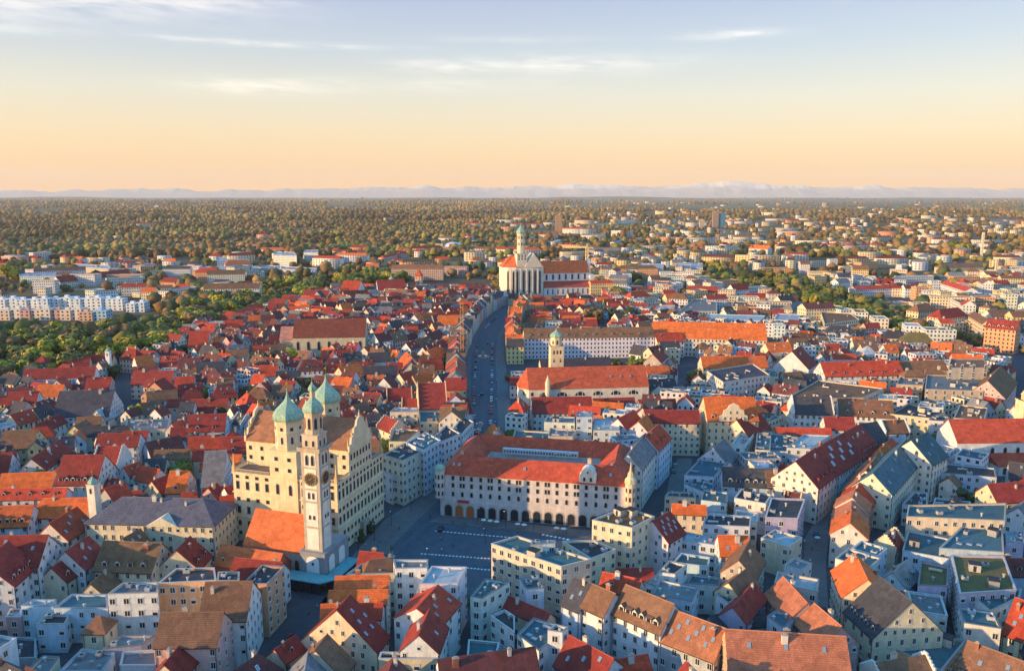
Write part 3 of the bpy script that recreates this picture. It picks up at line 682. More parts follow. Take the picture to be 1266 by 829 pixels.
def cornice(mb, poly, z, h=.5, o=.45, m=0):
    cx = sum(p[0] for p in poly) / len(poly); cy = sum(p[1] for p in poly) / len(poly)
    g = lambda k: [(p[0] + (p[0] - cx) / math.hypot(p[0] - cx, p[1] - cy) * k, p[1] + (p[1] - cy) / math.hypot(p[0] - cx, p[1] - cy) * k) for p in poly]
    mb.prism(g(o), z, z + h, m, True, True)
def rect(x0, x1, y0, y1): return [(x0, y0), (x1, y0), (x1, y1), (x0, y1)]
def occ_t(t, x0, x1, y0, y1, g=.5): occ_poly([tuple(loc2w(t, *p)[:2]) for p in rect(x0, x1, y0, y1)], g)
YEL = (.75, .61, .40); OCH = (.66, .46, .22)

# --- town hall
t = thing('town_hall', 'town hall', (-63.2, 276.3), radians(-17.3), 'cream town hall with tall gabled block, many window rows and two green onion domes')
mb = MB(); mb.prism(rect(-44, 0, 0, 36.6), 0, 27.3, 0, True)
for z in (9.6, 19.2, 26.7): cornice(mb, rect(-44, 0, 0, 36.6), z, .45, .5)
tmesh(t, 'wall', mb, ['wall'], YEL)
b = MB()
for x0, x1, y0, y1 in ((-44, -28, -.1, .2), (-15.5, 0, -.1, .2), (-.2, .15, .2, 9), (-.2, .15, 27, 36.6), (-44.1, -43.8, .2, 9)):
    b.box(x0, x1, y0, y1, 28.4, 28.65)
    L = max(x1 - x0, y1 - y0); n = int(L / .55)
    for i in range(n):
        if x1 - x0 > y1 - y0: b.box(x0 + i * .55, x0 + i * .55 + .25, y0 + .06, y1 - .06, 27.32, 28.4)
        else: b.box(x0 + .06, x1 - .06, y0 + i * .55, y0 + i * .55 + .25, 27.32, 28.4)
tmesh(t, 'balustrade', b, ['stone'])
for x, y in ((-43.6, .4), (-.4, .4), (-.4, 36.2), (-43.6, 36.2)):
    o_ = MB(); o_.box(x - .6, x + .6, y - .6, y + .6, 27.31, 29.4); o_.lathe([(.55, 29.4), (.12, 33.6), (.3, 33.8), (0, 34.4)], 4, 0, (x, y), pi / 4); tmesh(t, 'obelisk', o_, ['wall'], OCH)
mb = MB(); x0, x1, y0, y1 = -44.02, .18, 9, 27
mb.prism(rect(x0, x1, y0, y1), 27.31, 37.2, 0, False); 
for x in (x0, x1): mb.face([(x, y0, 37.2), (x, y1, 37.2), (x, 18, 46.4)])
cornice(mb, rect(x0, x1, y0, y1), 36.7, .45, .35)
tmesh(t, 'upper_wall', mb, ['wall'], YEL)
for sg, xx in ((1, x1), (-1, x0)):       # shaped gable fronts
    g = MB(); prof = [(-9.2, 36.4), (-9.2, 38.6), (-7.6, 39.0), (-7.2, 41.2), (-5.6, 41.8), (-5.0, 44.2), (-3.2, 44.8), (-2.6, 46.6), (-1.2, 47.6), (0, 48.2)]
    prof = prof + [(-a, z) for a, z in prof[::-1][1:]]
    A = [(xx + sg * .5, 18 + a, z) for a, z in prof]; B = [(xx - sg * .3, 18 + a, z) for a, z in prof]
    g.face(A); g.face(B[::-1])
    for i in range(len(A)): j = (i + 1) % len(A); g.face([A[i], B[i], B[j], A[j]])
    tmesh(t, 'ornate_gable', g, ['wall'], YEL)
    for a, z in ((-9, 38.9), (9, 38.9), (0, 48.1), (-6.2, 42), (6.2, 42)):
        f_ = MB(); f_.lathe([(.45, z), (.5, z + .5), (.15, z + 1.4), (.28, z + 1.7), (0, z + 2.3)], 6, 0, (xx, 18 + a)); tmesh(t, 'pinnacle', f_, ['wall'], OCH)
tmesh(t, 'roof', (lambda r: (setattr(r, 'v', [(a - 21.9, b_ + 18, c) for a, b_, c in r.v]), r)[1])(roof_mb(43.2, 18, 37.2, 1.02)[0]), ['tile'], (.34, .15, .08))
mb = MB(); mb.face([(-43.6, .3, 27.36), (-.4, .3, 27.36), (-.4, 8.9, 27.36), (-43.6, 8.9, 27.36)]); mb.face([(-43.6, 27.1, 27.36), (-.4, 27.1, 27.36), (-.4, 36.3, 27.36), (-43.6, 36.3, 27.36)]); tmesh(t, 'terrace', mb, ['flat'], (.2, .15, .12))
for yy, yb, fr in ((-.6, 8.95, 1), (27.05, 37.2, 0)):
    mb = MB(); mb.prism(rect(-27.3, -15.9, yy, yb), 0, 37.6, 0, True); cornice(mb, rect(-27.3, -15.9, yy, yb), 37.1, .45, .4); cornice(mb, rect(-27.3, -15.9, yy, yb), 27.0, .4, .3); tmesh(t, 'stair_tower', mb, ['wall'], YEL)
    c = (-21.6, 4.4 if fr else 31.8); mb = MB(); mb.prism(octa(5.1, c), 37.62, 48.6, 0, True)
    for z in (38.6, 43.9, 48.2): cornice(mb, octa(5.1, c), z, .35, .3)
    tt = tmesh(t, 'octagon', mb, ['wall'], YEL)
    onion(t, c[0], c[1], 48.7, 5.5, 10.2, 4.2)
    P = octa(5.1, c)
    for i in range(8):
        a, b_ = P[i], P[(i + 1) % 8]; facade(t, a, b_, [(39.9, 3.0, 'arch'), (44.9, 1.4, 'dark')], n=1, w_=1.3)
facade(t, (-44, 0), (-27.3, 0), [(2.5, 1.6), (6.2, 2.2), (11, 3.2), (16, 1.6), (20.5, 3.6), (24.9, 1.4)], w_=1.7, kind='dark', n=4, edge=2)
facade(t, (-27.3, -.6), (-15.9, -.6), [(12, 3.2, 'darkarch'), (20.6, 4.4, 'darkarch'), (29.5, 1.6), (33.6, 1.6)], w_=1.7, kind='dark', n=2, edge=3)
facade(t, (-15.9, 0), (0, 0), [(2.5, 1.6), (6.2, 2.2), (11, 3.2), (16, 1.6), (20.5, 3.6), (24.9, 1.4)], w_=1.7, kind='dark', n=4, edge=2)
facade(t, (0, 0), (0, 36.6), [(2.2, 1.5), (6.0, 1.9), (11, 3.2), (15.6, 1.7), (20.3, 3.8), (24.8, 1.4)], w_=1.55, kind='dark', n=13, edge=1.6)
facade(t, (x0, y0), (x1, y0), [(29.5, 1.7), (33.2, 1.8)], w_=1.5, kind='dark', n=9, edge=2)
facade(t, (x1, y0), (x1, y1), [(28.6, 1.8), (32.6, 2.4)], w_=1.3, kind='dark', n=7, edge=1.8)
facade(t, (x1 + .34, y0 + 2), (x1 + .34, y1 - 2), [(38.6, 2.0)], w_=1.2, kind='darkarch', n=3, edge=2)
mb = MB(); mb.box(.05, 1.6, 16.5, 21.5, 0, 6.2); mb.box(1.55, 1.65, 18, 20, 0, 4.2, 1); tmesh(t, 'portal', mb, ['stone', 'dark'])
occ_t(t, -44, 1, -.5, 37)

# --- clock tower and its church
t = thing('clock_tower', 'tower', (-62.6, 252), radians(-17.3), 'tall slim clock tower of brick and white panels with a green onion cap')
BRK = (.47, .41, .34)
mb = MB(); mb.prism(rect(-9.5, 0, 0, 16), 0, 11.6, 0, True); cornice(mb, rect(-9.5, 0, 0, 16), 11.1, .45, .3); tmesh(t, 'base', mb, ['wall'], (.30, .30, .31))
for i, (a, b_) in enumerate((((-7.0, -.06), (-2.2, -.06)), ((.06, 2.5), (.06, 6)), ((.06, 9), (.06, 13)))):
    mb = MB(); dx, dy = b_[0] - a[0], b_[1] - a[1]; L = math.hypot(dx, dy); u = (dx / L, dy / L); nx, ny = u[1] * .08, -u[0] * .08
    pts = [(0, 1), (L, 1)] + [(L / 2 + L / 2 * cos(q * pi / 8), 8.6 + L / 3 * sin(q * pi / 8)) for q in range(9)]
    W3 = [(a[0] + u[0] * s + nx, a[1] + u[1] * s + ny, z) for s, z in pts]; mb.face(W3)
    for q in range(len(W3)):
        r_ = W3[(q + 1) % len(W3)]; mb.face([W3[q], (W3[q][0] - nx, W3[q][1] - ny, W3[q][2]), (r_[0] - nx, r_[1] - ny, r_[2]), r_])
    tmesh(t, 'blind_arch', mb, ['white'])
for z in (3.2, 7): win(t, -4.6, -.16, z, 0, 1.0, 1.1, 'darkarch')
sx0, sx1, sy0, sy1 = -8.1, -1.4, 1.1, 7.8
mb = MB(); mb.prism(rect(sx0, sx1, sy0, sy1), 11.62, 46.5, 0, True)
for z in (19.8, 28.8, 33.2, 40.6): cornice(mb, rect(sx0, sx1, sy0, sy1), z, .35, .22)
tmesh(t, 'shaft', mb, ['wall'], BRK)
for a, b_ in (((sx0, sy0), (sx1, sy0)), ((sx1, sy0), (sx1, sy1))):
    dx, dy = b_[0] - a[0], b_[1] - a[1]; L = math.hypot(dx, dy); u = (dx / L, dy / L); n_ = (u[1], -u[0])
    for z0, z1 in ((12.2, 19.6), (20.4, 28.6), (29.3, 33.0), (33.7, 40.4), (41.2, 46.0)):
        mb = MB(); e = 1.15
        c4 = [(a[0] + u[0] * s + n_[0] * .1, a[1] + u[1] * s + n_[1] * .1) for s in (e, L - e)]; c5 = [(p[0] - n_[0] * .12, p[1] - n_[1] * .12) for p in c4]
        mb.prism([c4[0], c4[1], c5[1], c5[0]], z0, z1, 0, True, True); tmesh(t, 'plaster_panel', mb, ['wall'], (.74, .70, .62))
    rz = math.atan2(u[1], u[0]); mid = (a[0] + u[0] * L / 2 + n_[0] * .16, a[1] + u[1] * L / 2 + n_[1] * .16)
    for z, h, k in ((41.6, 3.8, 'darkarch'), (30.0, 2.4, 'darkarch'), (22.8, 1.6, 'darkarch')):
        for s in (-1.05, 1.05) if z > 41 else (-.8, .8): win(t, mid[0] + u[0] * s, mid[1] + u[1] * s, z, rz, 1.35 if z > 41 else .95, h, k)
    cl = MB(); cl.lathe([(2.35, 0), (2.35, .22), (2.0, .24)], 28, 0); cl.lathe([(2.0, .24), (0, .25)], 28, 1)
    for k in range(12): q = 2 * pi * k / 12; cl.box(-.09, .09, 1.5, 1.9, .26, .30, 0) if 0 else cl.face([(cos(q) * 1.5 - sin(q) * .1, sin(q) * 1.5 + cos(q) * .1, .27), (cos(q) * 1.5 + sin(q) * .1, sin(q) * 1.5 - cos(q) * .1, .27), (cos(q) * 1.88 + sin(q) * .1, sin(q) * 1.88 - cos(q) * .1, .27), (cos(q) * 1.88 - sin(q) * .1, sin(q) * 1.88 + cos(q) * .1, .27)], 0)
    for q, r_ in ((.7, 1.9), (.55 + pi, 1.2)): cl.face([(-sin(q) * .1, cos(q) * .1, .29), (sin(q) * .1, -cos(q) * .1, .29), (cos(q) * r_, sin(q) * r_, .29)], 0)
    co = tmesh(t, 'clock_face', cl, ['gold', 'clock_blue'] if 'clock_blue' in M else ['gold', cmat('clock_blue', (.055, .05, .06), .6)]); co.location = (mid[0], mid[1], 37.0); co.rotation_euler = (pi / 2, 0, rz)
mb = MB(); mb.prism(rect(-9.0, -.5, .2, 8.7), 46.5, 46.9, 0, True, True); mb.prism(rect(-9.0, -8.8, .2, 8.7), 46.9, 47.9); mb.prism(rect(-.7, -.5, .2, 8.7), 46.9, 47.9); mb.prism(rect(-8.8, -.7, .2, .4), 46.9, 47.9); mb.prism(rect(-8.8, -.7, 8.5, 8.7), 46.9, 47.9); tmesh(t, 'gallery', mb, ['wall'], (.48, .38, .28))
c = (-4.75, 4.45); mb = MB(); mb.prism(rect(c[0] - 2.9, c[0] + 2.9, c[1] - 2.9, c[1] + 2.9), 46.9, 52.0, 0, True); cornice(mb, rect(c[0] - 2.9, c[0] + 2.9, c[1] - 2.9, c[1] + 2.9), 51.7, .35, .4); tmesh(t, 'upper_shaft', mb, ['wall'], (.58, .48, .37))
facade(t, (c[0] - 2.9, c[1] - 2.9), (c[0] + 2.9, c[1] - 2.9), [(48, 2.2, 'darkarch')], n=2, edge=1.6, w_=1.1); facade(t, (c[0] + 2.9, c[1] - 2.9), (c[0] + 2.9, c[1] + 2.9), [(48, 2.2, 'darkarch')], n=2, edge=1.6, w_=1.1)
mb = MB(); mb.prism(octa(2.9, c), 52.06, 59.4, 0, True); cornice(mb, octa(2.9, c), 58.9, .4, .35); cornice(mb, octa(2.9, c), 52.5, .3, .2); tmesh(t, 'lantern', mb, ['wall'], (.66, .50, .34))
P = octa(2.9, c)
for i in range(8): facade(t, P[i], P[(i + 1) % 8], [(53.6, 4.2, 'darkarch')], n=1, w_=1.25)
mb = MB(); mb.lathe([(3.5, 59.4), (3.55, 59.9), (3.45, 60.6), (3.0, 61.6), (2.2, 62.6), (1.3, 63.4), (.95, 64.0)], 8, 0, c, pi / 8); tmesh(t, 'onion_dome', mb, ['copper'])
mb = MB(); mb.prism(octa(.85, c), 64.0, 66.6, 0, True); tmesh(t, 'small_lantern', mb, ['wall'], (.66, .55, .38))
onion(t, c[0], c[1], 66.6, 1.3, 3.4, 3.2, 12)
occ_t(t, -9.5, .5, -.5, 16.5)
tw = t
t = thing('parish_church', 'church', tw.location, radians(-17.3), 'small church with broad bright orange roof joined to the clock tower foot')
mb = MB(); mb.prism(rect(-33, -9.55, 1.5, 18), 0, 10.4, 0, False)
for x in (-33, -9.55): mb.face([(x, 1.5, 10.4), (x, 18, 10.4), (x, 9.75, 20.0)])
tmesh(t, 'wall', mb, ['wall'], (.45, .40, .33))
r_ = roof_mb(23.0, 16.5, 10.4, 1.16)[0]; r_.v = [(a - 21.2, b_ + 9.75, c_) for a, b_, c_ in r_.v]; tmesh(t, 'roof', r_, ['tile'], (.66, .16, .05))
mb = MB(); mb.prism(rect(-38, -14, -8, 1.4), 0, 6.4, 0, False); [mb.face([(x, -8, 6.4), (x, 1.4, 6.4), (x, -3.3, 11.4)]) for x in (-38, -14)]; tmesh(t, 'chapel_wall', mb, ['wall'], (.48, .14, .10))
r_ = roof_mb(24, 9.4, 6.4, 1.05)[0]; r_.v = [(a - 26, b_ - 3.3, c_) for a, b_, c_ in r_.v]; rr = tmesh(t, 'chapel_roof', r_, ['tile'], (.62, .15, .05))
for x in (-35, -30, -25, -20): d_ = link('dormer', DM['gable'], rr, (.5, .14, .06), (x, -7.0, 7.2))
win(t, -11.8, 1.45, 2, 0, 2.0, 5.5, 'darkarch')
occ_t(t, -38, -9.5, -8, 18)
t = thing('glass_market_hall', 'market hall', tw.location, radians(-17.3), 'low teal glass-roofed kiosk wrapped around the foot of the clock tower')
mb = MB(); mb.prism([(-15, -6.5), (1.5, -6.5), (5.5, -2), (5.5, 14), (.8, 14), (.8, -.4), (-15, -.4)], 4.2, 4.5, 0, True, True); tmesh(t, 'roof', mb, ['flat'], (.13, .36, .38))
mb = MB()
for x in range(-14, 2, 3): mb.box(x - .12, x + .12, -6.2, -5.95, .15, 4.2)
for y in range(-1, 14, 3): mb.box(5.1, 5.3, y, y + .25, .15, 4.2)
mb.box(-14.6, .6, -5.7, -5.5, .15, 4.2, 1); mb.box(4.6, 4.8, -3, 13.6, .15, 4.2, 1); tmesh(t, 'glass_front', mb, ['dark', 'glass'])
occ_t(t, -15, 5.5, -6.5, 14)

# --- arcaded office building on the square
V0 = Vector((-29.4, 313.2)); V1 = Vector((32.7, 300.5)); u = (V1 - V0).normalized(); L = 20
while PR(*(V0 + u * L), 10)[0] < 778: L += .5
ang = math.atan2(u.y, u.x); LV = L
t = thing('arcaded_office_building', 'office building', V0, ang, 'long pale arcaded office building with red roof, courtyard and round corner turrets facing the square')
DP = 44; mb = MB(); PALE = (.64, .57, .54)
mb.prism(rect(0, L, 0, DP), 0, 18.4, 0, False)
ins = rect(14, L - 14, 14, DP - 13)
for i in range(4): a, b_ = ins[i], ins[(i + 1) % 4]; mb.face([(*b_, 8), (*a, 8), (*a, 18.4), (*b_, 18.4)])
cornice(mb, rect(0, L, 0, DP), 6.2, .35, .25); tmesh(t, 'wall', mb, ['wall'], PALE)
mb = MB(); hr = 23.8; o = .6
O_ = rect(-o, L + o, -o, DP + o); R_ = rect(7, L - 7, 7, DP - 6.5); I_ = rect(14.2, L - 14.2, 14.2, DP - 13.2)
for i in range(4):
    j = (i + 1) % 4
    mb.face([(*O_[i], 18.15), (*O_[j], 18.15), (*R_[j], hr), (*R_[i], hr)]); mb.face([(*R_[i], hr), (*R_[j], hr), (*I_[j], 18.3), (*I_[i], 18.3)]); mb.face([(*O_[j], 18.15), (*O_[i], 18.15), (*O_[i], 18.45 - .5), (*O_[j], 18.45 - .5)])
roof = tmesh(t, 'roof', mb, ['tile'], (.54, .085, .04))
mb = MB(); mb.box(20, L - 24, DP - 15.6, DP - 13.9, 18.45, 20.9); tmesh(t, 'clerestory', mb, ['wall'], (.6, .62, .64))
facade(t, (20, DP - 15.6), (L - 24, DP - 15.6), [(19.1, 1.3)], w_=1.0, n=26, edge=1)
n = 20
xs = [1.6 + (L - 3.2) * i / (n - 1) for i in range(n)]
for i, x in enumerate(xs):
    for z in (9.0, 12.7, 16.0 - .2):
        if i % 3 == 2 and z > 12: win(t, x - .62, -.02, z - .4, 0, 1.05, 2.1, 'dark'); win(t, x + .62, -.02, z - .4, 0, 1.05, 2.1, 'dark')
        else: win(t, x, -.02, z - .4, 0, 1.35, 2.1 if z > 10 else 2.2, 'dark' if z > 10 else 'darkarch')
cmat('shop_lit', (.10, .07, .04), .5, emis=((1, .4, .12), .03))
for i in range(16):
    x = 3.4 + (L - 8) * i / 15; mb = MB(); pts = [(x - 1.5, .2), (x + 1.5, .2)] + [(x + 1.5 * cos(q * pi / 8), 3.4 + 1.5 * sin(q * pi / 8)) for q in range(9)]
    mb.face([(a, -.12, z) for a, z in pts], 1); q2 = [(x + (a - x) * 1.22, .2 + (z - .2) * 1.1) for a, z in pts]
    for k in range(len(pts)):
        j = (k + 1) % len(pts); mb.face([(q2[k][0], -.16, q2[k][1]), (q2[j][0], -.16, q2[j][1]), (pts[j][0], -.16, pts[j][1]), (pts[k][0], -.16, pts[k][1])], 0)
    tmesh(t, 'arcade_arch', mb, ['stone', 'shop_lit' if i in (1, 2) else 'glass'])
for x, y in ((0, 0), (L, 0)):
    mb = MB(); mb.prism(octa(2.1, (x, y)), 5.5 if x else 8, 19.6, 0, True, True); tu = tmesh(t, 'corner_turret', mb, ['wall'], PALE if x == 0 else (.74, .6, .42))
    mb = MB()
    if x == 0: mb.lathe([(2.4, 19.6), (2.2, 20.6), (1.2, 21.6), (0, 22)], 8, 0, (x, y))
    else: mb.lathe([(2.3, 19.6), (2.1, 21.2), (1.2, 22.2), (1.1, 23.6), (.5, 24.4), (.1, 28)], 8, 0, (x, y))
    tmesh(t, 'turret_cap', mb, ['copper' if x == 0 else 'wall'], (.7, .58, .36), parent=tu)
    P = octa(2.12, (x, y))
    for i in range(8): facade(t, P[i], P[(i + 1) % 8], [(9, 2), (12.4, 2), (16, 2)], n=1, w_=.9, kind='dark')
gx = 6.2; x0g, x1g = L - 20, L - 13.4
mb = MB(); c_ = (x0g + x1g) / 2; pr = [(x0g, 18.2), (x1g, 18.2), (x1g, 21.4)] + [(c_ + 2.7 * cos(q * pi / 8), 21.8 + 2.4 * sin(q * pi / 8)) for q in range(9)] + [(x0g, 21.4)]
A = [(a, -.15, z) for a, z in pr]; B = [(a, 5.5, z) for a, z in pr]; mb.face(A); mb.face(B[::-1])
for i in range(len(A)): j = (i + 1) % len(A); mb.face([A[j], A[i], B[i], B[j]])
tmesh(t, 'gable_dormer', mb, ['wall'], (.72, .66, .56))
for x in (c_ - 1.3, c_ + 1.3): win(t, x, -.18, 18.9, 0, 1.0, 1.8, 'dark')
win(t, c_, -.18, 22.2, 0, .8, 1.0, 'darkarch')
facade(t, (L, 0), (L, DP), [(2, 2.6, 'darkarch'), 8.6, 12.3, 15.6], w_=1.15, h=2, kind='dark', n=13, edge=3)
facade(t, (0, DP), (0, 0), [8.6, 12.3, 15.6], w_=1.1, h=1.9, kind='dark', n=10)
for k, x in enumerate((7, L - 17, L - 8)): link('chimney', CH[k], roof, (.6, .5, .4), (x, 9, hr - 1.6))
for x in (5, 7.4, L * .45, L - 8): s_ = link('skylight', SKYL, roof, (.4, .42, .45), (x, 3.2, 21.2)); s_.rotation_euler = (math.atan(5.6 / 7.6), 0, 0)
mb = MB(); mb.box(7.5, 12.2, -1.3, -.2, 6.55, 7.3); tmesh(t, 'awning', mb, ['sign_red'] if 'sign_red' in M else [cmat('sign_red', (.55, .04, .08), .6)])
occ_t(t, -2, L + 2, -1, DP)

# --- white church beside the main street (lunette windows, slim tower behind)
a, b, W, hr = solve_gable(SP('C3', 75, 139), SP('C3', 650, 125), SP('C3', 350, 235), 18, 1.0); d = (b - a).normalized(); L = (b - a).length; c = (a + b) / 2
t = thing('long_church', 'church', c, math.atan2(d.y, d.x), 'white church with very long red roof and half-round windows beside the main street')
x, y = L / 2, W / 2; mb = MB(); mb.face([(-x, -y, 0), (x, -y, 0), (x, -y, 18), (-x, -y, 18)]); mb.face([(x, y, 0), (-x, y, 0), (-x, y, 18), (x, y, 18)]); mb.face([(x, -y, 0), (x, y, 0), (x, y, 18), (x, 0, hr), (x, -y, 18)])
ap = [(-x - 5, -y * .45), (-x - 5, y * .45)]; mb.face([(-x, -y, 18), (-x, -y, 0), (*ap[0], 0), (*ap[0], 18)][::-1]); mb.face([(*ap[0], 0), (*ap[1], 0), (*ap[1], 18), (*ap[0], 18)]); mb.face([(*ap[1], 0), (-x, y, 0), (-x, y, 18), (*ap[1], 18)])
tmesh(t, 'wall', mb, ['wall'], (.73, .66, .54))
mb = MB(); q = .5; E = [(-x, -y - q, 17.9), (x + .3, -y - q, 17.9), (x + .3, 0, hr + .4), (-x, 0, hr + .4), (x + .3, y + q, 17.9), (-x, y + q, 17.9), (ap[0][0] - q, ap[0][1] - .2, 17.9), (ap[1][0] - q, ap[1][1] + .2, 17.9)]
mb.face([E[0], E[1], E[2], E[3]]); mb.face([E[3], E[2], E[4], E[5]]); mb.face([E[6], E[0], E[3]]); mb.face([E[7], E[6], E[3]]); mb.face([E[5], E[7], E[3]]); roof = tmesh(t, 'roof', mb, ['tile'], (.50, .10, .045))
for i in range(6):
    xx = -x + 9 + i * (L - 16) / 5.2; mb = MB(); pts = [(xx + 3.0 * cos(k * pi / 10), 13.6 + 2.4 * sin(k * pi / 10)) for k in range(11)]; mb.face([(p, -y - .06, z) for p, z in pts], 1)
    for k in (3.5, 6.5): p_ = xx + 3 * cos(k * pi / 10); mb.face([(p_ - .15, -y - .09, 13.6), (p_ + .15, -y - .09, 13.6), (p_ + .15, -y - .09, 15.8), (p_ - .15, -y - .09, 15.8)], 0)
    tmesh(t, 'lunette_window', mb, ['white', 'glass'])
facade(t, (-x, -y), (-x + 4, -y), [(3, 8.5, 'darkarch'), (14, 2.4, 'darkarch')], n=1, w_=1.9); facade(t, ap[0], (-x, -y), [(3, 8.5, 'darkarch'), (14, 2.4, 'darkarch')], n=1, w_=1.7)
facade(t, (-x, y), ap[1], [(3, 8.5, 'darkarch')], n=1, w_=1.7)
mb = MB(); xx = -x + 11; mb.prism(octa(1.5, (xx, -y - .8)), 0, 21.5, 0, True); tu = tmesh(t, 'stair_turret', mb, ['wall'], (.72, .64, .5)); mb = MB(); mb.lathe([(1.7, 21.5), (.05, 26.5)], 8, 0, (xx, -y - .8), pi / 8); tmesh(t, 'turret_cap', mb, ['wall'], (.72, .6, .4), parent=tu)
for i in range(3): s_ = link('skylight', SKYL, roof, (.4, .42, .45), (x - 10 - i * 6, -y * .55, 18 + y * .45 + .9)); s_.rotation_euler = (math.atan(1.0), 0, 0)
Y0 = c.y + W / 2 + 4; X0 = G(*SP('C3', 210, 130), zat(0, Y0, 452)).x
occ_t(t, -x - 5, x, -y, y)
tp = G(684.5, 453, zat(10, Y0 + 4, 453)); X0 = (684.5 - CX) / FPX * (Y0 + 4) * 1.08
t2 = thing('church_tower', 'tower', (X0, Y0 + 4), math.atan2(d.y, d.x), 'slim cream church tower with small green cap behind the long red church roof')
ztop = zat(X0, Y0, 420); mb = MB(); mb.prism(rect(-4, 4, -4, 4), 0, ztop - 4, 0, True); cornice(mb, rect(-4, 4, -4, 4), ztop - 4.5, .5, .4); cornice(mb, rect(-4, 4, -4, 4), ztop - 12.5, .4, .3); tmesh(t2, 'shaft', mb, ['wall'], YEL)
mb = MB(); mb.prism(octa(3.6), ztop - 4, ztop + 1.5, 0, True); tmesh(t2, 'octagon', mb, ['wall'], YEL); onion(t2, 0, 0, ztop + 1.5, 3.9, 5.0, 3.5, 12)
for k in range(5): facade(t2, (-4, -4), (4, -4), [(ztop - 9 - k * 5, 2.6, 'darkarch')], n=2 if k else 3, edge=2, w_=1.1)
facade(t2, (-3.6 * cos(pi / 8), -3.6 * sin(pi / 8)), (-1.4, -3.32), [(ztop - 3, 2.4, 'darkarch')], n=1); win(t2, 0, -3.4, ztop - 3.2, 0, 1.2, 3, 'darkarch')
occ_t(t2, -4, 4, -4, 4)

# --- basilica far down the street
U = G(646, 366); ua = radians(13)
t = thing('basilica', 'church', (U.x, U.y), ua, 'huge basilica with orange roofs, tall white choir windows and slender onion tower')
WH = (.76, .70, .60)
def pq(px, yoff=0.0): return 0
k = (U.y) / FPX * 1.03       # metres per photo pixel here
ch0, ch1 = -24 * k, 25 * k; hE = zat(U.x, U.y, 330); hR = zat(U.x, U.y + 10, 318)
mb = MB(); P = [(ch0, 4), (ch0 + 6, -3), (ch0 + 16, -6), (-2, -6), (10, -6), (ch1, -4), (ch1 + 2, 8), (ch1, 24), (ch0, 24)]; mb.prism(P, 0, hE, 0, True); tmesh(t, 'choir_wall', mb, ['wall'], WH)
mb = MB(); mb.face([(ch0 - .5, 3.6, hE), (ch0 + 15.7, -6.5, hE), (-8, 8, hR + 3), (ch0 + 12, 8, hR + 3)]); mb.face([(ch0 + 15.7, -6.5, hE), (4, -6.5, hE), (4, 8, hR + 3), (-8, 8, hR + 3)]); mb.face([(ch0 - .5, 3.6, hE), (ch0 + 12, 8, hR + 3), (ch0 + 12, 10, hR + 3), (ch0 - .5, 24, hE)]); mb.face([(ch0 + 12, 8, hR + 3), (4, 8, hR + 3), (4, 24, hE), (ch0, 24, hE)]); tmesh(t, 'choir_roof', mb, ['tile'], (.6, .14, .05))
mb = MB(); g0, g1, gm_ = 1, ch1 - 1, (ch1) / 2; mb.face([(g0, -6.6, hE), (g1, -6.6, hE), (gm_, -6.6, hR + 6)]); mb.face([(g1, -6.6, hE), (g1, 14, hE), (gm_, 14, hR + 6), (gm_, -6.6, hR + 6)]); mb.face([(g0, 14, hE), (g0, -6.6, hE), (gm_, -6.6, hR + 6), (gm_, 14, hR + 6)]); tmesh(t, 'choir_gable', mb, ['wall'], (.74, .64, .5))
for px in (-19, -13, -8, 0, 7, 14, 20):
    mb = MB(); xx = px * k; mb.face([(xx - 1.0, -7 if px > -15 else -4.5, 4), (xx + 1.0, -7 if px > -15 else -4.9, 4), (xx + 1.0, -7 if px > -15 else -4.9, hE - 6), (xx, -7 if px > -15 else -4.7, hE - 3.5), (xx - 1.0, -7 if px > -15 else -4.5, hE - 6)]); tmesh(t, 'tall_window', mb, ['glass'])
for px in (-16, -10.5, -4, 3.5, 10.5, 17):
    mb = MB(); xx = px * k; mb.box(xx - .8, xx + .8, -8.6, -6.1, 0, hE - 2); tmesh(t, 'buttress', mb, ['wall'], WH)
n0, n1 = ch1 + 1, 86 * k; nE = zat(U.x + 60, U.y + 16, 337); nR = zat(U.x + 60, U.y + 26, 323)
mb = MB(); mb.prism(rect(n0, n1, 6, 30), 0, nE, 0, False); mb.face([(n1, 6, nE), (n1, 30, nE), (n1, 18, nR)]); tmesh(t, 'nave_wall', mb, ['wall'], (.76, .76, .76))
r_ = roof_mb(n1 - n0, 24, nE, (nR - nE) / 12, (0, 0), .3, .6)[0]; r_.v = [(p[0] + (n0 + n1) / 2, p[1] + 18, p[2]) for p in r_.v]; tmesh(t, 'nave_roof', r_, ['tile'], (.80, .15, .045))
aE = nE * .36; aR = nE * .62; mb = MB(); mb.prism(rect(n0, n1 - 1, -4, 5.9), 0, aE, 0, False); tmesh(t, 'aisle_wall', mb, ['wall'], (.74, .72, .68)); mb = MB(); mb.face([(n0, -4.6, aE), (n1 - .5, -4.6, aE), (n1 - .5, 5.95, aR), (n0, 5.95, aR)]); mb.face([(n1 - .5, -4.6, aE), (n1 - .5, 5.95, aE), (n1 - .5, 5.95, aR)]); tmesh(t, 'aisle_roof', mb, ['tile'], (.42, .07, .045))
for i in range(7): win(t, n0 + 6 + i * (n1 - n0 - 12) / 6, 5.95, aR + 1.4, 0, 3.0, nE - aR - 3, 'darkarch')
for i in range(9): win(t, n0 + 5 + i * (n1 - n0 - 10) / 8, -4.05, 1.5, 0, 1.8, aE - 3, 'darkarch')
mb = MB(); mb.prism(rect(n1 + .1, n1 + 5, 2, 34), 0, nE - 3, 0, True); mb.prism(rect(n1 + .1, n1 + 3.4, 12, 24), nE - 3, nR + 3, 0, True); tmesh(t, 'west_front', mb, ['wall'], (.76, .76, .76))
tx, ty = -2.0 * k, 0.5; tz = lambda py: zat(U.x + tx, U.y, py)
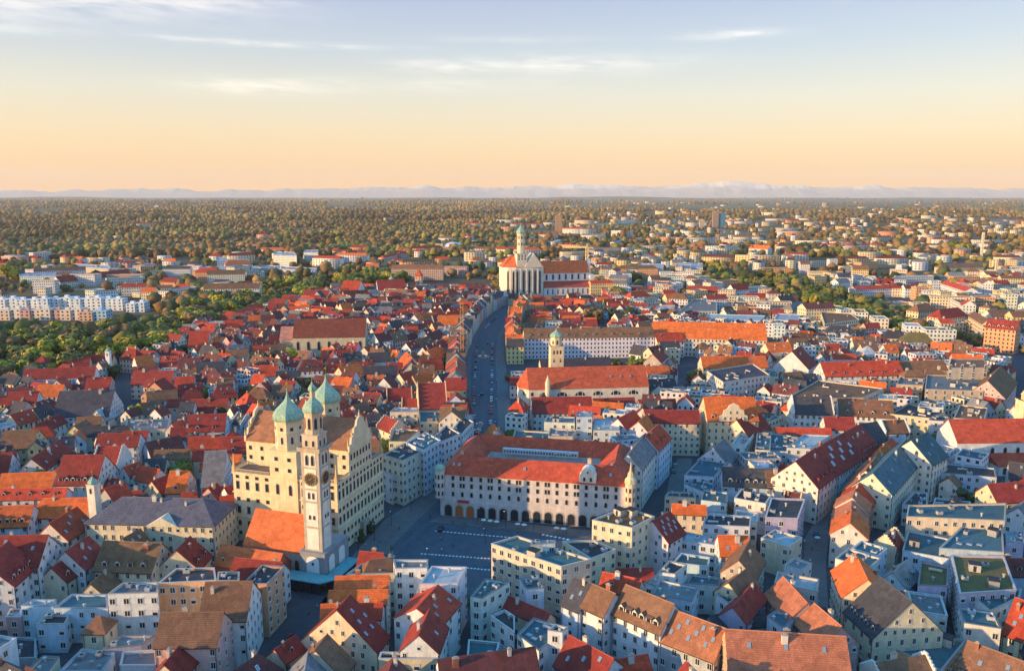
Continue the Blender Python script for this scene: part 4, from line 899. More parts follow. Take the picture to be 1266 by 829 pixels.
mb = MB(); mb.prism(rect(tx - 6.6, tx + 6.6, ty - 6.4, ty + 6.6), 0, tz(313), 0, True); cornice(mb, rect(tx - 6.6, tx + 6.6, ty - 6.4, ty + 6.6), tz(313) - .8, .8, .5); cornice(mb, rect(tx - 6.6, tx + 6.6, ty - 6.4, ty + 6.6), tz(323), .6, .4); tmesh(t, 'tower_shaft', mb, ['wall'], (.78, .68, .52))
mb = MB(); mb.prism(octa(5.0, (tx, ty)), tz(313), tz(288), 0, True)
for py in (305, 297, 288.8): cornice(mb, octa(5.0, (tx, ty)), tz(py), .6, .5)
tmesh(t, 'tower_octagon', mb, ['wall'], (.78, .68, .5))
for py in (304.5, 296.5): P = octa(5.0, (tx, ty)); [facade(t, P[i], P[(i + 1) % 8], [(tz(py) + 1.0, 4.6, 'darkarch')], n=1, w_=1.8) for i in range(8)]
for py in (322, 312.5 + 6): facade(t, (tx - 6.6, ty - 6.42), (tx + 6.6, ty - 6.42), [(tz(py) + 1, 3.2, 'darkarch')], n=3, edge=2.5, w_=1.6)
onion(t, tx, ty, tz(288), 6.0, tz(276) - tz(288), 7, 12)
occ_t(t, ch0, n1 + 5, -9, 34)

# --- white church at the right with red roof and aisles
a, b, W, hr = solve_gable(SP('D3', 895, 388), SP('D3', 1290, 384), SP('D3', 1000, 498), 14, 1.0); d = (b - a).normalized(); b = b + d * 25; L = (b - a).length; c = (a + b) / 2; rz = math.atan2(d.y, d.x)
t = thing('white_church', 'church', c, rz, 'white church with red roof and arched windows at the right edge of the old town')
x, y = L / 2, W / 2; mb = MB(); mb.prism(rect(-x, x, -y, y), 0, 14, 0, False); mb.face([(-x, y, 14), (-x, -y, 14), (-x, 0, hr)]); mb.face([(x, -y, 14), (x, y, 14), (x, 0, hr)]); tmesh(t, 'wall', mb, ['wall'], (.73, .71, .68))
tmesh(t, 'roof', roof_mb(L, W, 14, 1.0)[0], ['tile'], (.50, .08, .04))
for i in range(8): win(t, -x + 5 + i * 6.2, -y - .05, 6.5, 0, 2.0, 5, 'darkarch')
for i in range(3): mb = MB(); xx = -x + 1.5 + i * 6.2; mb.prism([(xx - .5, -y - 1.8), (xx + .5, -y - 1.8), (xx + .5, -y), (xx - .5, -y)], 0, 11); tmesh(t, 'buttress', mb, ['wall'], (.72, .70, .66))
mb = MB(); ax = -x + 16; mb.prism(rect(ax, x, -y - 8, -y - .02), 0, 4.6, 0, False); tmesh(t, 'aisle_wall', mb, ['wall'], (.73, .71, .68)); mb = MB(); mb.face([(ax - .3, -y - 8.5, 4.5), (x, -y - 8.5, 4.5), (x, -y - .03, 8.6), (ax - .3, -y - .03, 8.6)]); mb.face([(ax - .3, -y - 8.5, 4.5), (ax - .3, -y - .03, 8.6), (ax - .3, -y - .03, 4.5)]); tmesh(t, 'aisle_roof', mb, ['tile'], (.50, .08, .04))
for i in range(8): win(t, ax + 3 + i * 5, -y - 8.05, .6, 0, 2.0, 3.4, 'darkarch')
occ_t(t, -x, x, -y - 8, y)
Xt, Yt = loc2w(t, -x + 20, y + 3)[:2]; Xt = (1229 - CX) / FPX * Yt * 1.1
t = thing('little_bell_tower', 'tower', (Xt, Yt), rz, 'squat yellow bell tower with pointed cap behind the white church with aisles')
z1 = zat(Xt, Yt, 494); mb = MB(); mb.prism(rect(-3.4, 3.4, -3.4, 3.4), 0, z1, 0, True); cornice(mb, rect(-3.4, 3.4, -3.4, 3.4), z1 - .4, .4, .4); tmesh(t, 'shaft', mb, ['wall'], YEL); mb = MB(); mb.prism(octa(2.6), z1, z1 + 2.6, 0, False); mb.lathe([(3.0, z1 + 2.6), (1.6, z1 + 5), (.1, z1 + 10)], 8, 0, (0, 0), pi / 8); tmesh(t, 'cap', mb, ['wall'], (.66, .52, .3))
for dx in (-1.3, 1.3): win(t, dx, -3.42, z1 - 5, 0, 1.2, 3, 'darkarch')

# --- yellow baroque house with shaped gable
a, b, W, hr = solve_gable(SP('C3', 940, 262), SP('C3', 1185, 262), SP('C3', 1050, 398), 18.5, .95); d = (b - a).normalized(); L = (b - a).length; c = (a + b) / 2; W = min(W, 20)
t = gable_building('gabled_palace', 'palace', c.x, c.y, math.atan2(d.y, d.x), L, W, 18.5, .95, 'y', 'O', label='yellow palace with curved baroque gable and bright orange roof full of dormers', opts=dict(d=7, c=3, wcol=(.74, .58, .36), ww=1.3, wh=2.2, sp=3.0))
y = W / 2; pr = [(-7, 18), (7, 18), (7, 21), (5.4, 21.6), (5, 24), (3.2, 24.6), (2.4, 26.4), (0, 27.6), (-2.4, 26.4), (-3.2, 24.6), (-5, 24), (-5.4, 21.6), (-7, 21)]; mb = MB(); A = [(p, -y - .4, z) for p, z in pr]; B = [(p, -y + .4, z) for p, z in pr]; mb.face(A); mb.face(B[::-1])
for i in range(len(A)): j = (i + 1) % len(A); mb.face([A[i], B[i], B[j], A[j]])
tmesh(t, 'ornate_gable', mb, ['wall'], (.76, .64, .44))
for xx in (-4.2, -1.5, 1.5, 4.2): win(t, xx, -y - .42, 18.8, 0, 1.1, 1.8)
for xx in (-1.6, 1.6): win(t, xx, -y - .42, 22, 0, 1.0, 1.6)
for xx in np.linspace(-L / 2 + 2.5, L / 2 - 2.5, 6): win(t, xx, -y - .03, .6, 0, 2.2, 4.2, 'darkarch')

# --- classical palace at the lower left
a, b, W, hr = solve_gable((140, 617), (262, 620), (200, 646), 14.5, .55); d = (b - a).normalized(); a = a - d * 5; b = b + d * 5; L = (b - a).length; c = (a + b) / 2; W = 21
RC['S'] = (.13, .125, .145); RN['S'] = 'grey'
t = gable_building('classical_palace', 'palace', c.x, c.y, math.atan2(d.y, d.x), L, W, 14.5, .55, 'c', 'S', label='pale yellow classical palace with low grey hipped roof and small front pediment', opts=dict(h=(1, 1), c=3, wcol=(.74, .64, .44), ww=1.3, wh=2.1, sp=3.0))
y = W / 2; mb = MB(); pr = [(-1, 14.2), (11, 14.2), (5, 17.4)]; A = [(p, -y - .7, z) for p, z in pr]; B = [(p, -y + 5, z) for p, z in pr]; mb.face(A); mb.face([A[1], B[1], B[2], A[2]]); mb.face([A[2], B[2], B[0], A[0]]); mb.face([A[0], B[0], B[1], A[1]]); tmesh(t, 'pediment', mb, ['wall'], (.72, .64, .46))

# --- long dark-roofed church with tall windows (left of the main street)
a, b, W, hr = solve_gable(SP('B2', 190, 672), SP('B2', 538, 668), SP('B2', 360, 778), 16, 1.1); W = min(W, 24); d = (b - a).normalized(); L = (b - a).length; c = (a + b) / 2
t = thing('friary_church', 'church', c, math.atan2(d.y, d.x), 'plain long church with stained rusty red roof and row of tall arched windows')
x, y = L / 2, W / 2; mb = MB(); mb.prism(rect(-x, x, -y, y), 0, 16, 0, False); [mb.face([(q, -y, 16), (q, y, 16), (q, 0, 16 + 1.1 * y)]) for q in (-x, x)]; tmesh(t, 'wall', mb, ['wall'], (.58, .50, .36)); tmesh(t, 'roof', roof_mb(L, W, 16, 1.1)[0], ['tile'], (.20, .055, .035))
for i in range(7): win(t, -x + 4 + i * (L - 8) / 6, -y - .05, 5, 0, 3.0, 8, 'darkarch')
mb = MB(); mb.prism(rect(-x - 11, -x - .05, -y + 3, y - 3), 0, 14, 0, False); r2 = roof_mb(11, W - 6, 14, 1.0)[0]; tmesh(t, 'annex_wall', mb, ['wall'], (.6, .45, .35)); r2.v = [(p[0] - x - 5.6, p[1], p[2]) for p in r2.v]; tmesh(t, 'annex_roof', r2, ['tile'], (.5, .22, .16))
occ_t(t, -x - 11, x, -y, y)

# --- small onion-capped turrets and towers
def small_tower(px, pbase, ptop, r, label, dist=None, capn='onion', col=WH, name='bell_tower', h_=None):
    p = G(px, pbase, h_ or 8); z1 = zat(p.x, p.y, ptop); t = thing(name, 'tower', (p.x, p.y), rnd.uniform(-.2, .2), label)
    hcap = r * 2.6; mb = MB(); mb.prism(rect(-r, r, -r, r), 0, z1 - hcap, 0, True); cornice(mb, rect(-r, r, -r, r), z1 - hcap - .3, .3, .3)
    tmesh(t, 'shaft', mb, ['wall'], col)
    if capn == 'onion': onion(t, 0, 0, z1 - hcap, r * 1.15, hcap * .75, hcap * .5, 10)
    elif capn == 'pyramid': mb = MB(); mb.lathe([(r * 1.55, z1 - hcap), (.05, z1)], 4, 0, (0, 0), pi / 4); tmesh(t, 'roof', mb, ['tile'], (.5, .1, .05))
    facade(t, (-r, -r), (r, -r), [(z1 - hcap - 3.6, 2.2, 'darkarch')], n=1 if r < 2.4 else 2, edge=r * .5, w_=min(1.2, r * .6)); occ_t(t, -r, r, -r, r); return t
small_tower(117, 620, 584, 1.6, 'slim white ridge turret with green onion cap among the bright orange roofs', h_=16)
small_tower(135, 452, 427, 1.5, 'thin white minaret-like tower at the edge of the tree belt', col=(.8, .8, .78))
small_tower(518, 350, 331, 4.5, 'square gate tower with red pyramid cap at the far edge of the old town', capn='pyramid', col=(.66, .42, .3), name='gate_tower')
small_tower(450, 352, 341, 4.2, 'stubby square brick tower beside a bright orange roof', capn='none', col=(.5, .2, .14), name='gate_tower')
small_tower(484, 352, 338, 3.0, 'pale green-capped turret behind the long dark red hall', col=(.6, .7, .66))

# --- theatre under renovation: concrete fly tower, brown roofs
t0 = flat_building('theatre_fly_tower', 'theatre', [tuple(G(*SP('D3', a_, b_), 24)) for a_, b_ in ((895, 135), (1085, 135), (1070, 92), (908, 92))], 24, 's', 'B', label='massive brown theatre block with pillars rising above the right of the town', opts=dict(ww=1.6, wh=5, sp=5, u=5))
t1 = flat_building('theatre_wing', 'theatre', [tuple(G(*SP('D3', a_, b_), 17)) for a_, b_ in ((780, 240), (1065, 250), (1070, 175), (790, 170))], 17, 's', 'G', label='long grey sandstone theatre wing in front of the massive brown block', opts=dict(ww=1.4, wh=2.6, sp=3.4, u=8, rail=1))
t2_ = flat_building('theatre_wing', 'theatre', [tuple(G(*SP('D3', a_, b_), 14)) for a_, b_ in ((640, 215), (770, 222), (785, 180), (665, 172))], 14, 's', 'G', label='lower left theatre wing with rounded pale corner beside the long red roof', opts=dict(u=3))
place('''
D3 910 70 1060 74 1000 98 23 s O
D3 1150 128 1085 200 1210 232 14 p B
D3 690 150 760 150 720 178 15 s B h
D3 790 140 850 140 820 170 16 s B h
''')
# --- red drum and tall far towers
p = G(1190, 379, 12); t = thing('red_drum_building', 'building', (p.x, p.y), 0, 'bright red round drum rising above a red band near the right tree line'); mb = MB(); z1 = zat(p.x, p.y, 366); mb.lathe([(7, 0), (7, z1), (6.4, z1), (6.4, z1 - 1), (0, z1 - 1)], 20); tmesh(t, 'drum', mb, ['plain'], (.62, .02, .03)); mb = MB(); mb.box(-26, -7.2, -3, 3, 0, z1 - 6); tmesh(t, 'red_wing', mb, ['plain'], (.5, .02, .04)); mb = MB(); mb.box(7.2, 32, -4, 8, 0, z1 - 5); tmesh(t, 'grey_hall', mb, ['wall'], (.4, .42, .45)); occ_t(t, -26, 32, -6, 8)
def tower_block(px0, px1, pb, pt, col, label, n=None, extra=None, name='tower_block'):
    a, b_ = G(px0, pb), G(px1, pb); z1 = zat(a.x, a.y, pt); w_ = (b_ - a).length; t = thing(name, 'tower block', tuple((a + b_) / 2), 0, label)
    mb = MB(); P = rect(-w_ / 2, w_ / 2, 0, w_ * .6)
    for i in range(4): q, r = P[i], P[(i + 1) % 4]; wall_grid(mb, q, r, 0, z1, max(3, int(z1 / 3.2)), max(2, int(w_ / 4)), 2.4, 1.5)
    mb.face([(*q, z1) for q in P]); tmesh(t, 'wall', mb, ['wall', 'glass'], col)
    mb = MB(); mb.box(-w_ * .2, w_ * .2, w_ * .15, w_ * .45, z1 + .01, z1 + 3.5); tmesh(t, 'roof_hut', mb, ['wall'], col); return t, w_, z1
tower_block(686.5, 695, 287, 266, (.50, .30, .20), 'tall brown apartment slab standing alone beyond the basilica tower')
t, w_, z1 = tower_block(881, 888, 281, 262, (.42, .30, .24), 'twin high-rise of brown slab and blue glass far behind the right suburbs')
mb = MB(); mb.prism([(w_ / 2 + .3, 4), (w_ / 2 + w_ * 1.3, 4), (w_ / 2 + w_ * 1.3, w_ * .8), (w_ / 2 + .3, w_ * .8)], 0, z1 - 6); tmesh(t, 'glass_tower', mb, ['plain'], (.06, .22, .34))
tower_block(865, 871, 282, 272, (.6, .5, .4), 'pale mid-height block just left of the twin high-rise', name='tower_block')
tower_block(1017, 1021, 257, 251, (.7, .6, .48), 'small pale tower block on the far right plain', name='tower_block')
tower_block(191, 196, 260, 254, (.75, .68, .58), 'pale cube of a tower block in the far left woods', name='tower_block')
# dome hall
p = G(555, 312); t = thing('domed_hall', 'hall', (p.x, p.y), 0, 'brick hall with shallow white dome in front of the far forest'); mb = MB(); mb.box(-34, 34, 0, 30, 0, 13); tmesh(t, 'wall', mb, ['wall'], (.55, .34, .24)); mb = MB(); mb.lathe([(24, 13.05), (22, 16), (15, 20), (7, 22), (0, 22.6)], 20, 0, (10, 15)); tmesh(t, 'dome', mb, ['metal'], (.7, .74, .78), smooth=True); mb = MB(); mb.box(-30, -14, -1, 14, 13.02, 19); tmesh(t, 'tower', mb, ['wall'], (.66, .5, .36)); occ_t(t, -34, 34, 0, 30)
# long white blocks at the left
def long_block(px0, px1, pb, pt, cols, label, stepx=5, rot=0, depth=14):
    a, b_ = G(px0, pb), G(px1, pb); dv = b_ - a; L = dv.length; z1 = zat(*a, pt); t = thing('apartment_block', 'apartment block', tuple(a), math.atan2(dv.y, dv.x), label); n = stepx
    for i in range(n):
        x0, x1 = L * i / n, L * (i + 1) / n; y0 = 1.6 * (i % 2); z = z1 + (1.2 if i % 3 == 1 else 0) ; P = rect(x0 + .02, x1, y0, depth + y0); mb = MB()
        for k in range(4): wall_grid(mb, P[k], P[(k + 1) % 4], 0, z, max(2, int(z / 3)), max(1, int(math.hypot(P[k][0] - P[(k + 1) % 4][0], P[k][1] - P[(k + 1) % 4][1]) / 4)), 2.0, 1.5)
        mb.face([(*q, z) for q in P]); tmesh(t, 'house_section', mb, ['wall', 'glass'], cols[i % len(cols)])
        mb = MB(); mb.box(x0 + 3, x0 + 7, y0 + 5, y0 + 9, z + .01, z + 2.4); tmesh(t, 'roof_hut', mb, ['wall'], cols[i % len(cols)])
    occ_t(t, 0, L, 0, depth + 2)
W1, W2 = (.74, .76, .78), (.66, .74, .8)
long_block(-6, 60, 385, 370.5, [W1, W2, W1], 'white stepped apartment block at the far left, behind the pink one', 5)
long_block(61, 152, 384, 369.5, [W1, W1, W2], 'long white stepped apartment block, middle of the row by the trees', 7)
long_block(156, 178, 386, 375.5, [W1, W2], 'short white apartment block at the right end of the white row', 2)
long_block(0, 100, 396, 383.5, [(.72, .58, .46), (.74, .64, .54), (.60, .36, .30)], 'cream and pink panelled apartment block in front of the white row', 8)
long_block(98, 131, 397, 386, [(.66, .42, .3), (.4, .55, .66)], 'salmon block with blue end wall beside the pink panelled one', 2)
# ------------------------------------------------------------------ measured buildings (read off the photograph, solved to real positions)
DATA = '''
A4 -150 178 235 168 195 318 15 w D k5 c2
A4 -90 300 40 200 110 375 14 w D d4
A4 255 325 300 296 335 385 9 c D d1
A4 318 247 432 172 480 285 11 w D k2
A4 508 197 788 208 640 345 10 c B d4 c2
A4 928 172 860 240 1000 300 9 c D d3
A4 -80 30 165 20 80 122 10 w O d6
A4 240 112 375 32 400 150 10 e R k4
A4 440 405 520 335 560 420 7 c B
A4 F 262 522 527 524 522 455 350 455 11 b T u2
A4 F 525 455 770 448 770 395 600 400 16 w G u5
A4 F 770 402 1055 388 1045 325 860 330 16 o K u4
A4 F 1060 388 1165 388 1168 345 1065 345 19 c K
A4 1005 398 1232 393 1195 580 15 w B
A4 790 548 1090 545 800 712 15 p B
A4 930 645 800 800 960 780 11 c D
A4 472 562 488 562 450 642 9 c B h c0
A4 F 178 600 318 598 340 552 230 550 9 b K
A4 F 102 510 258 515 275 480 160 480 11 b L
A4 F 28 565 103 565 105 525 50 525 8 p L
A4 F 0 770 175 765 175 670 30 660 5 g K
A4 F 130 829 240 829 290 760 210 755 7 c G
A4 F 290 829 500 829 560 740 400 720 7 w G u7
A4 F 585 800 780 800 845 718 600 735 9 w G u2
A4 F 500 720 690 700 760 650 590 655 8 g G u3
A3 118 145 468 132 300 188 9 w D
A3 318 92 440 86 380 135 9 c D
A3 425 75 555 72 490 115 9 c D
A3 203 78 209 78 205 112 12 p D h c0
A3 378 186 440 175 415 222 8 w D
A3 F 265 225 350 225 350 190 270 190 9 w K
A3 F 90 215 175 212 260 180 110 188 8 c K
A3 425 185 545 182 480 222 9 c D
A3 45 256 190 250 100 330 10 w D k3
A3 30 330 120 295 95 370 8 w K
A3 40 345 110 310 80 380 7 w K
A3 290 238 558 230 400 375 10 w K
A3 F 370 345 455 345 455 318 372 318 10 w K
A3 470 345 530 325 500 395 8 w L
A3 150 425 290 365 205 455 8 w D k2
A3 20 445 190 440 110 530 8 y B
A3 360 420 420 390 392 470 8 y B
A3 375 378 500 372 450 425 8 c B
A3 415 425 635 418 520 468 8 c K
A3 F 610 440 820 432 830 385 620 390 9 c G
A3 752 207 800 185 812 282 11 o D
A3 655 82 740 72 600 150 11 w O
A3 655 152 850 150 750 215 10 c D
A3 855 182 950 178 880 222 9 w R
A3 960 112 1095 105 1020 160 9 c K
A3 1060 188 1140 185 1090 235 10 b B
A3 1100 50 1210 45 1150 82 11 c B
A2 925 748 1022 745 970 822 10 c R c0
A3 820 290 1115 288 900 325 9 p D
A3 880 305 950 303 860 380 10 w K d3
A3 930 330 1048 328 1000 368 9 w D
A3 920 368 1105 360 1010 445 11 b D d2 k2
A3 835 428 940 422 880 475 9 w D
A3 905 455 965 475 985 510 8 w K
A3 995 460 1100 455 1040 470 11 b G
A3 1075 475 1215 468 1140 555 9 c D d1
A3 480 458 685 452 560 520 13 w D k2
A3 600 452 725 447 690 475 13 w D
A3 478 522 600 520 500 620 12 w D s
A3 755 538 930 533 840 578 9 c B d1
A3 945 533 1030 530 990 585 9 c D
A3 1040 562 1180 560 1100 605 9 c O
A3 985 600 1125 605 1050 640 8 w R
A3 700 582 815 580 750 640 8 s K d2
A3 830 640 925 638 815 745 9 p O d1
A3 1015 722 1060 700 1055 790 8 p D
A3 1095 722 1150 705 1145 795 8 w D
A3 740 690 830 655 760 760 8 c D
A3 310 565 512 562 440 705 12 w D d6
A3 10 655 270 645 130 725 11 w O
A3 -80 728 330 722 130 775 11 w R d6
A3 150 580 285 490 262 605 9 w D k3
A3 -20 555 60 550 60 640 9 w D
A3 480 716 590 712 540 758 9 w D
A3 625 740 690 735 655 775 7 w R
A3 215 775 445 772 300 865 10 e O h1 c1
B3 20 125 110 122 60 175 9 w R
B3 100 155 215 150 160 195 8 w K
B3 405 135 505 115 440 195 9 c O d3
B3 530 130 690 125 600 185 10 w K
B3 548 65 655 60 600 108 10 w K
B3 700 165 760 150 720 225 9 c R
B3 765 175 850 160 800 215 9 c O
B3 735 58 765 90 705 110 10 w O
B3 800 95 900 85 850 145 9 c R
B3 890 170 990 150 930 215 12 w K
B3 640 240 760 235 690 295 11 c D s
B3 790 212 925 207 860 335 14 c D s c2
B3 715 290 965 285 840 340 11 c D s
B3 985 290 1040 285 1010 360 12 w D
B3 F 800 400 945 395 945 350 800 345 14 c T u3
B3 F 655 350 790 350 790 330 680 328 16 c L
B3 540 365 610 360 575 415 12 s K d4
B3 632 372 700 400 655 450 12 c D s
B3 F 620 560 718 588 820 538 735 500 20 e K u4 rail
B3 F 622 640 665 662 708 635 680 610 13 w K
B3 F 735 500 820 540 905 490 830 450 21 b T k6
B3 F 860 480 905 495 1000 455 930 415 19 w K u3
B3 F 960 440 1005 460 1065 400 1010 370 18 b K u2
B3 F 650 495 735 495 800 440 680 430 17 c B u3
C2 60 733 690 726 300 778 17 w B d14 c5
C3 140 95 480 85 300 128 10 c K
C3 655 130 765 126 710 165 12 c O
C3 662 195 795 188 730 240 11 p K k3
C3 725 40 690 70 750 95 11 s D
C2 700 757 830 752 760 800 13 w R
C2 690 693 1240 705 1000 785 15 e O k3 c3
C3 925 80 1240 78 1000 135 13 c O k2
C3 F 955 150 1035 205 1263 170 1180 115 18 e K u7
C3 650 342 915 345 800 405 17 c D @.8
C3 1100 392 1215 358 1165 465 13 c D
C3 985 525 1040 485 1100 575 10 w G
C3 F 1075 510 1140 515 1185 460 1120 455 13 w L
C3 F 1190 535 1263 540 1270 450 1200 455 13 c T
C3 F 845 660 990 668 1060 590 920 580 11 b T u3 rail
C3 1030 620 1263 632 1130 712 11 b K d5
C3 F 845 700 980 760 990 700 900 675 9 b T
C3 F 750 760 900 770 890 740 770 740 8 c K
C3 570 560 655 455 690 560 18 w G
C3 655 470 720 410 775 480 18 b R d3
C3 520 385 600 345 590 430 15 w R
C3 620 400 680 350 690 440 15 w O
C3 F 318 375 395 375 400 350 325 350 21 b L
C3 F 400 440 530 440 530 385 405 385 17 w L u4
C3 F 160 400 310 405 310 375 175 372 15 w G u3
C3 F 0 500 180 505 190 450 20 440 13 c T u4
C3 F 180 470 300 470 320 440 190 430 14 c G
C3 F 250 490 400 520 400 490 300 480 11 c T
C3 100 282 390 278 250 355 11 w D
C3 400 288 600 282 500 330 10 c D
C3 620 292 800 288 700 328 10 w D
D3 268 110 650 102 450 175 13 w R d6 c3
D3 655 105 870 100 760 150 14 s B
D3 497 30 503 30 495 80 10 w L h c0
D3 325 68 440 70 380 95 12 w R
D3 0 15 115 10 60 60 12 c O k2
D3 130 45 175 20 190 170 12 w D
D3 F 0 175 65 180 60 150 0 140 14 c T
D3 F 90 290 480 280 580 235 260 195 13 c B u8
D3 130 275 320 280 200 360 15 w K s
D3 355 285 620 300 450 370 13 w B d4 k3
D3 F 552 285 645 290 645 265 560 264 19 c L
D3 F 610 360 800 380 880 350 700 310 15 c K u5 rail
D3 F 745 325 870 330 875 305 760 300 17 w L
D3 F 800 390 870 395 900 375 830 365 15 w K
D3 F 920 380 1070 390 1085 330 950 315 16 c B u7
D3 1215 322 1300 325 1240 385 12 w O
D3 F 0 535 105 545 185 475 0 450 12 b T k3
D3 F 105 525 220 530 320 465 190 460 14 w L u3
D3 45 430 320 435 170 460 11 c R
D3 285 375 430 378 350 435 13 w D
D3 148 592 245 528 300 690 15 e D d4
D3 250 530 380 455 400 625 15 b D k8 big
D3 383 453 465 412 500 565 15 b D d7 k3
D3 468 412 545 400 590 540 14 b K d4
D3 565 395 680 392 600 455 14 b B s
D3 0 640 90 640 40 708 12 w B
D3 525 650 690 487 705 655 15 e T k5
D3 712 490 795 450 860 585 17 e T k2
D3 F 830 645 1130 670 1120 625 870 600 11 b K u4
D3 1085 705 1300 690 1180 790 9 c D
D3 F 670 800 790 820 790 745 730 740 9 b K
D3 F 810 829 1010 829 1000 790 830 770 7 b K
B4 F -60 400 55 405 140 320 30 312 17 o K u4 rail
B4 F 440 358 680 350 680 310 520 305 13 c B u1
B4 560 300 655 290 600 322 13 c B h
B4 F 682 328 835 325 842 285 672 285 18 w G
B4 F 800 405 985 402 1030 322 860 318 18 w L u2
B4 F 785 450 860 440 885 405 800 405 15 b T u0
B4 785 525 890 412 945 560 14 w R k4 @.6
B4 795 655 848 530 925 640 13 w D k1
B4 390 368 650 362 520 432 14 w O
B4 360 438 645 434 500 500 12 w O
B4 505 500 620 498 570 570 11 w R
B4 395 532 462 460 610 715 10 c D k5
B4 320 505 410 500 330 628 11 w O
B4 350 652 290 730 480 780 9 c B
B4 255 738 240 829 380 829 9 c G
B4 F 600 768 890 768 885 735 610 735 12 c K
B4 F 1030 785 1165 790 1190 690 1040 675 8 g T u1
B4 F 1048 465 1105 475 1240 395 1120 378 15 w T u4 rail
B4 F 1148 560 1263 640 1263 560 1215 530 11 w K u2 rail
C4 F -97 208 245 320 390 285 30 170 17 c T u6 k3
C4 F 95 215 215 205 215 190 100 195 19 w L
C4 F 390 280 510 235 400 190 250 195 14 c K u3
C4 F 395 92 590 130 700 75 560 30 20 c B u9 rail
C4 690 100 775 52 800 185 13 w D k8
C4 510 335 690 330 600 385 7 w D
C4 F 655 400 760 430 850 360 720 350 9 w L u2
C4 F 720 345 800 355 858 310 770 290 15 w K u1 rail
C4 F 790 300 960 320 970 275 830 255 11 b T u1
C4 F 830 190 1000 215 1010 185 850 150 11 b L
C4 1010 168 1155 172 1060 265 13 w O k2
C4 F 935 115 1165 125 1170 75 960 60 14 w K u5 rail
C4 785 22 950 30 860 50 11 c O
C4 F 850 400 1015 410 1020 370 880 355 10 w T u3
C4 310 372 400 408 265 510 13 b K k2
C4 398 408 508 455 390 535 14 w B
C4 560 410 795 505 590 588 14 w B d6
C4 785 528 1050 625 850 728 12 g M k8
S 897 778 1045 787 965 850 12 o M d6 k3 c2
C4 285 655 500 768 200 790 8 w D k3
C4 400 795 665 748 690 829 8 w R
C4 F 30 650 135 730 280 620 110 570 11 w T u4 k2
C4 F 178 630 250 640 278 615 215 600 15 w K u1
C4 -20 470 190 558 60 560 8 c D
C4 1160 200 1110 290 1230 300 13 s B
C4 1150 330 1060 400 1200 420 12 c B
C4 F 1000 455 1060 500 1180 430 1120 390 12 w K u2
C4 1185 400 1080 520 1250 470 11 l D
C4 970 560 1230 530 1100 620 8 g K
D4 F 0 80 160 85 195 -10 30 -15 15 l K u3
D4 440 258 500 385 330 350 14 c O c2
D4 520 400 550 370 400 560 12 w G
D4 560 370 715 490 500 640 12 c K d7
D4 F 570 690 860 829 980 680 700 640 8 o T u3
D4 990 683 1290 795 1100 860 9 c B k2
D4 F 1005 460 1100 540 1240 470 1250 430 12 w T u3
D4 1240 480 1300 500 1140 640 10 c R k2
D4 F 950 450 1225 432 1165 268 910 262 14 l N u6
D4 F 745 410 890 415 895 320 760 290 13 l N u2
D4 F 670 240 900 280 970 200 700 140 10 b T u3
D4 F 850 230 1165 250 1155 115 975 110 12 b T u4 k3
D4 F 690 75 1170 95 1175 10 700 20 15 c T u5
D4 F 1175 200 1263 205 1263 150 1175 150 10 l L
D4 88 372 205 500 60 530 11 p M
D4 F 10 560 90 620 160 550 50 535 12 b T
D4 240 500 372 612 180 625 11 p M
D2 320 720 410 722 360 755 13 w K h d3
D2 700 752 780 755 720 800 12 w N h
D2 600 740 660 742 610 780 12 c K h
D2 480 708 550 705 510 730 14 p D
D2 F 290 710 460 690 420 660 270 650 14 c B u3
D2 850 640 940 632 900 680 19 c D h
D2 740 615 800 610 770 650 19 c B h
D2 1090 685 1240 700 1150 735 20 o D d6 c2
D2 1020 650 1090 690 1040 700 20 c B
D2 F 45 690 160 700 170 665 60 660 12 w L u2
D2 120 610 180 600 150 640 13 c G h
D2 215 625 270 620 240 650 13 c G h
D2 60 575 130 570 95 610 13 c K
A2 270 480 620 445 450 492 8 w D c3
A2 F 95 480 300 480 300 462 95 462 10 w L
A2 F 360 430 540 445 530 425 360 418 10 c L
A2 F 970 445 1263 440 1263 430 1000 430 10 w L
A2 F 1060 405 1200 402 1220 385 1060 388 11 b L
B2 F 85 375 200 380 190 362 100 358 22 w L
B2 F 235 362 305 365 305 350 240 350 20 w L
B2 F 0 435 290 455 300 440 60 425 7 w L
B2 430 500 515 502 470 548 12 w R
B2 590 492 725 488 650 545 12 w D
B2 F 618 665 698 662 698 650 620 652 12 r D
B2 240 545 360 548 300 580 9 c D
B2 370 570 440 568 400 600 9 c O
B2 640 580 700 575 660 605 9 c D
B2 890 670 1000 668 940 725 10 c O
B2 700 640 780 640 740 665 10 c D
B2 810 660 880 655 850 680 9 c O
B2 720 725 790 722 750 755 9 c R
C2 585 555 650 550 620 580 14 c R h
C2 750 565 830 562 790 590 12 c O
C2 F 568 598 645 600 650 582 585 580 14 c L
C2 F 820 650 1005 650 1000 600 890 590 13 c G u4
C2 F 945 685 1215 695 1240 670 960 662 12 b L u4
C2 1070 520 1145 515 1100 545 15 w D
C2 860 525 1010 530 930 555 12 c D
C2 F 1075 625 1210 630 1200 605 1090 600 13 c B
C2 F 700 640 790 640 800 620 715 620 12 c L
C2 F 620 440 740 440 745 418 630 418 14 c L
C2 F 800 435 935 440 935 415 810 412 14 c L
C2 1170 325 1263 330 1210 345 12 w O
'''
place(DATA)
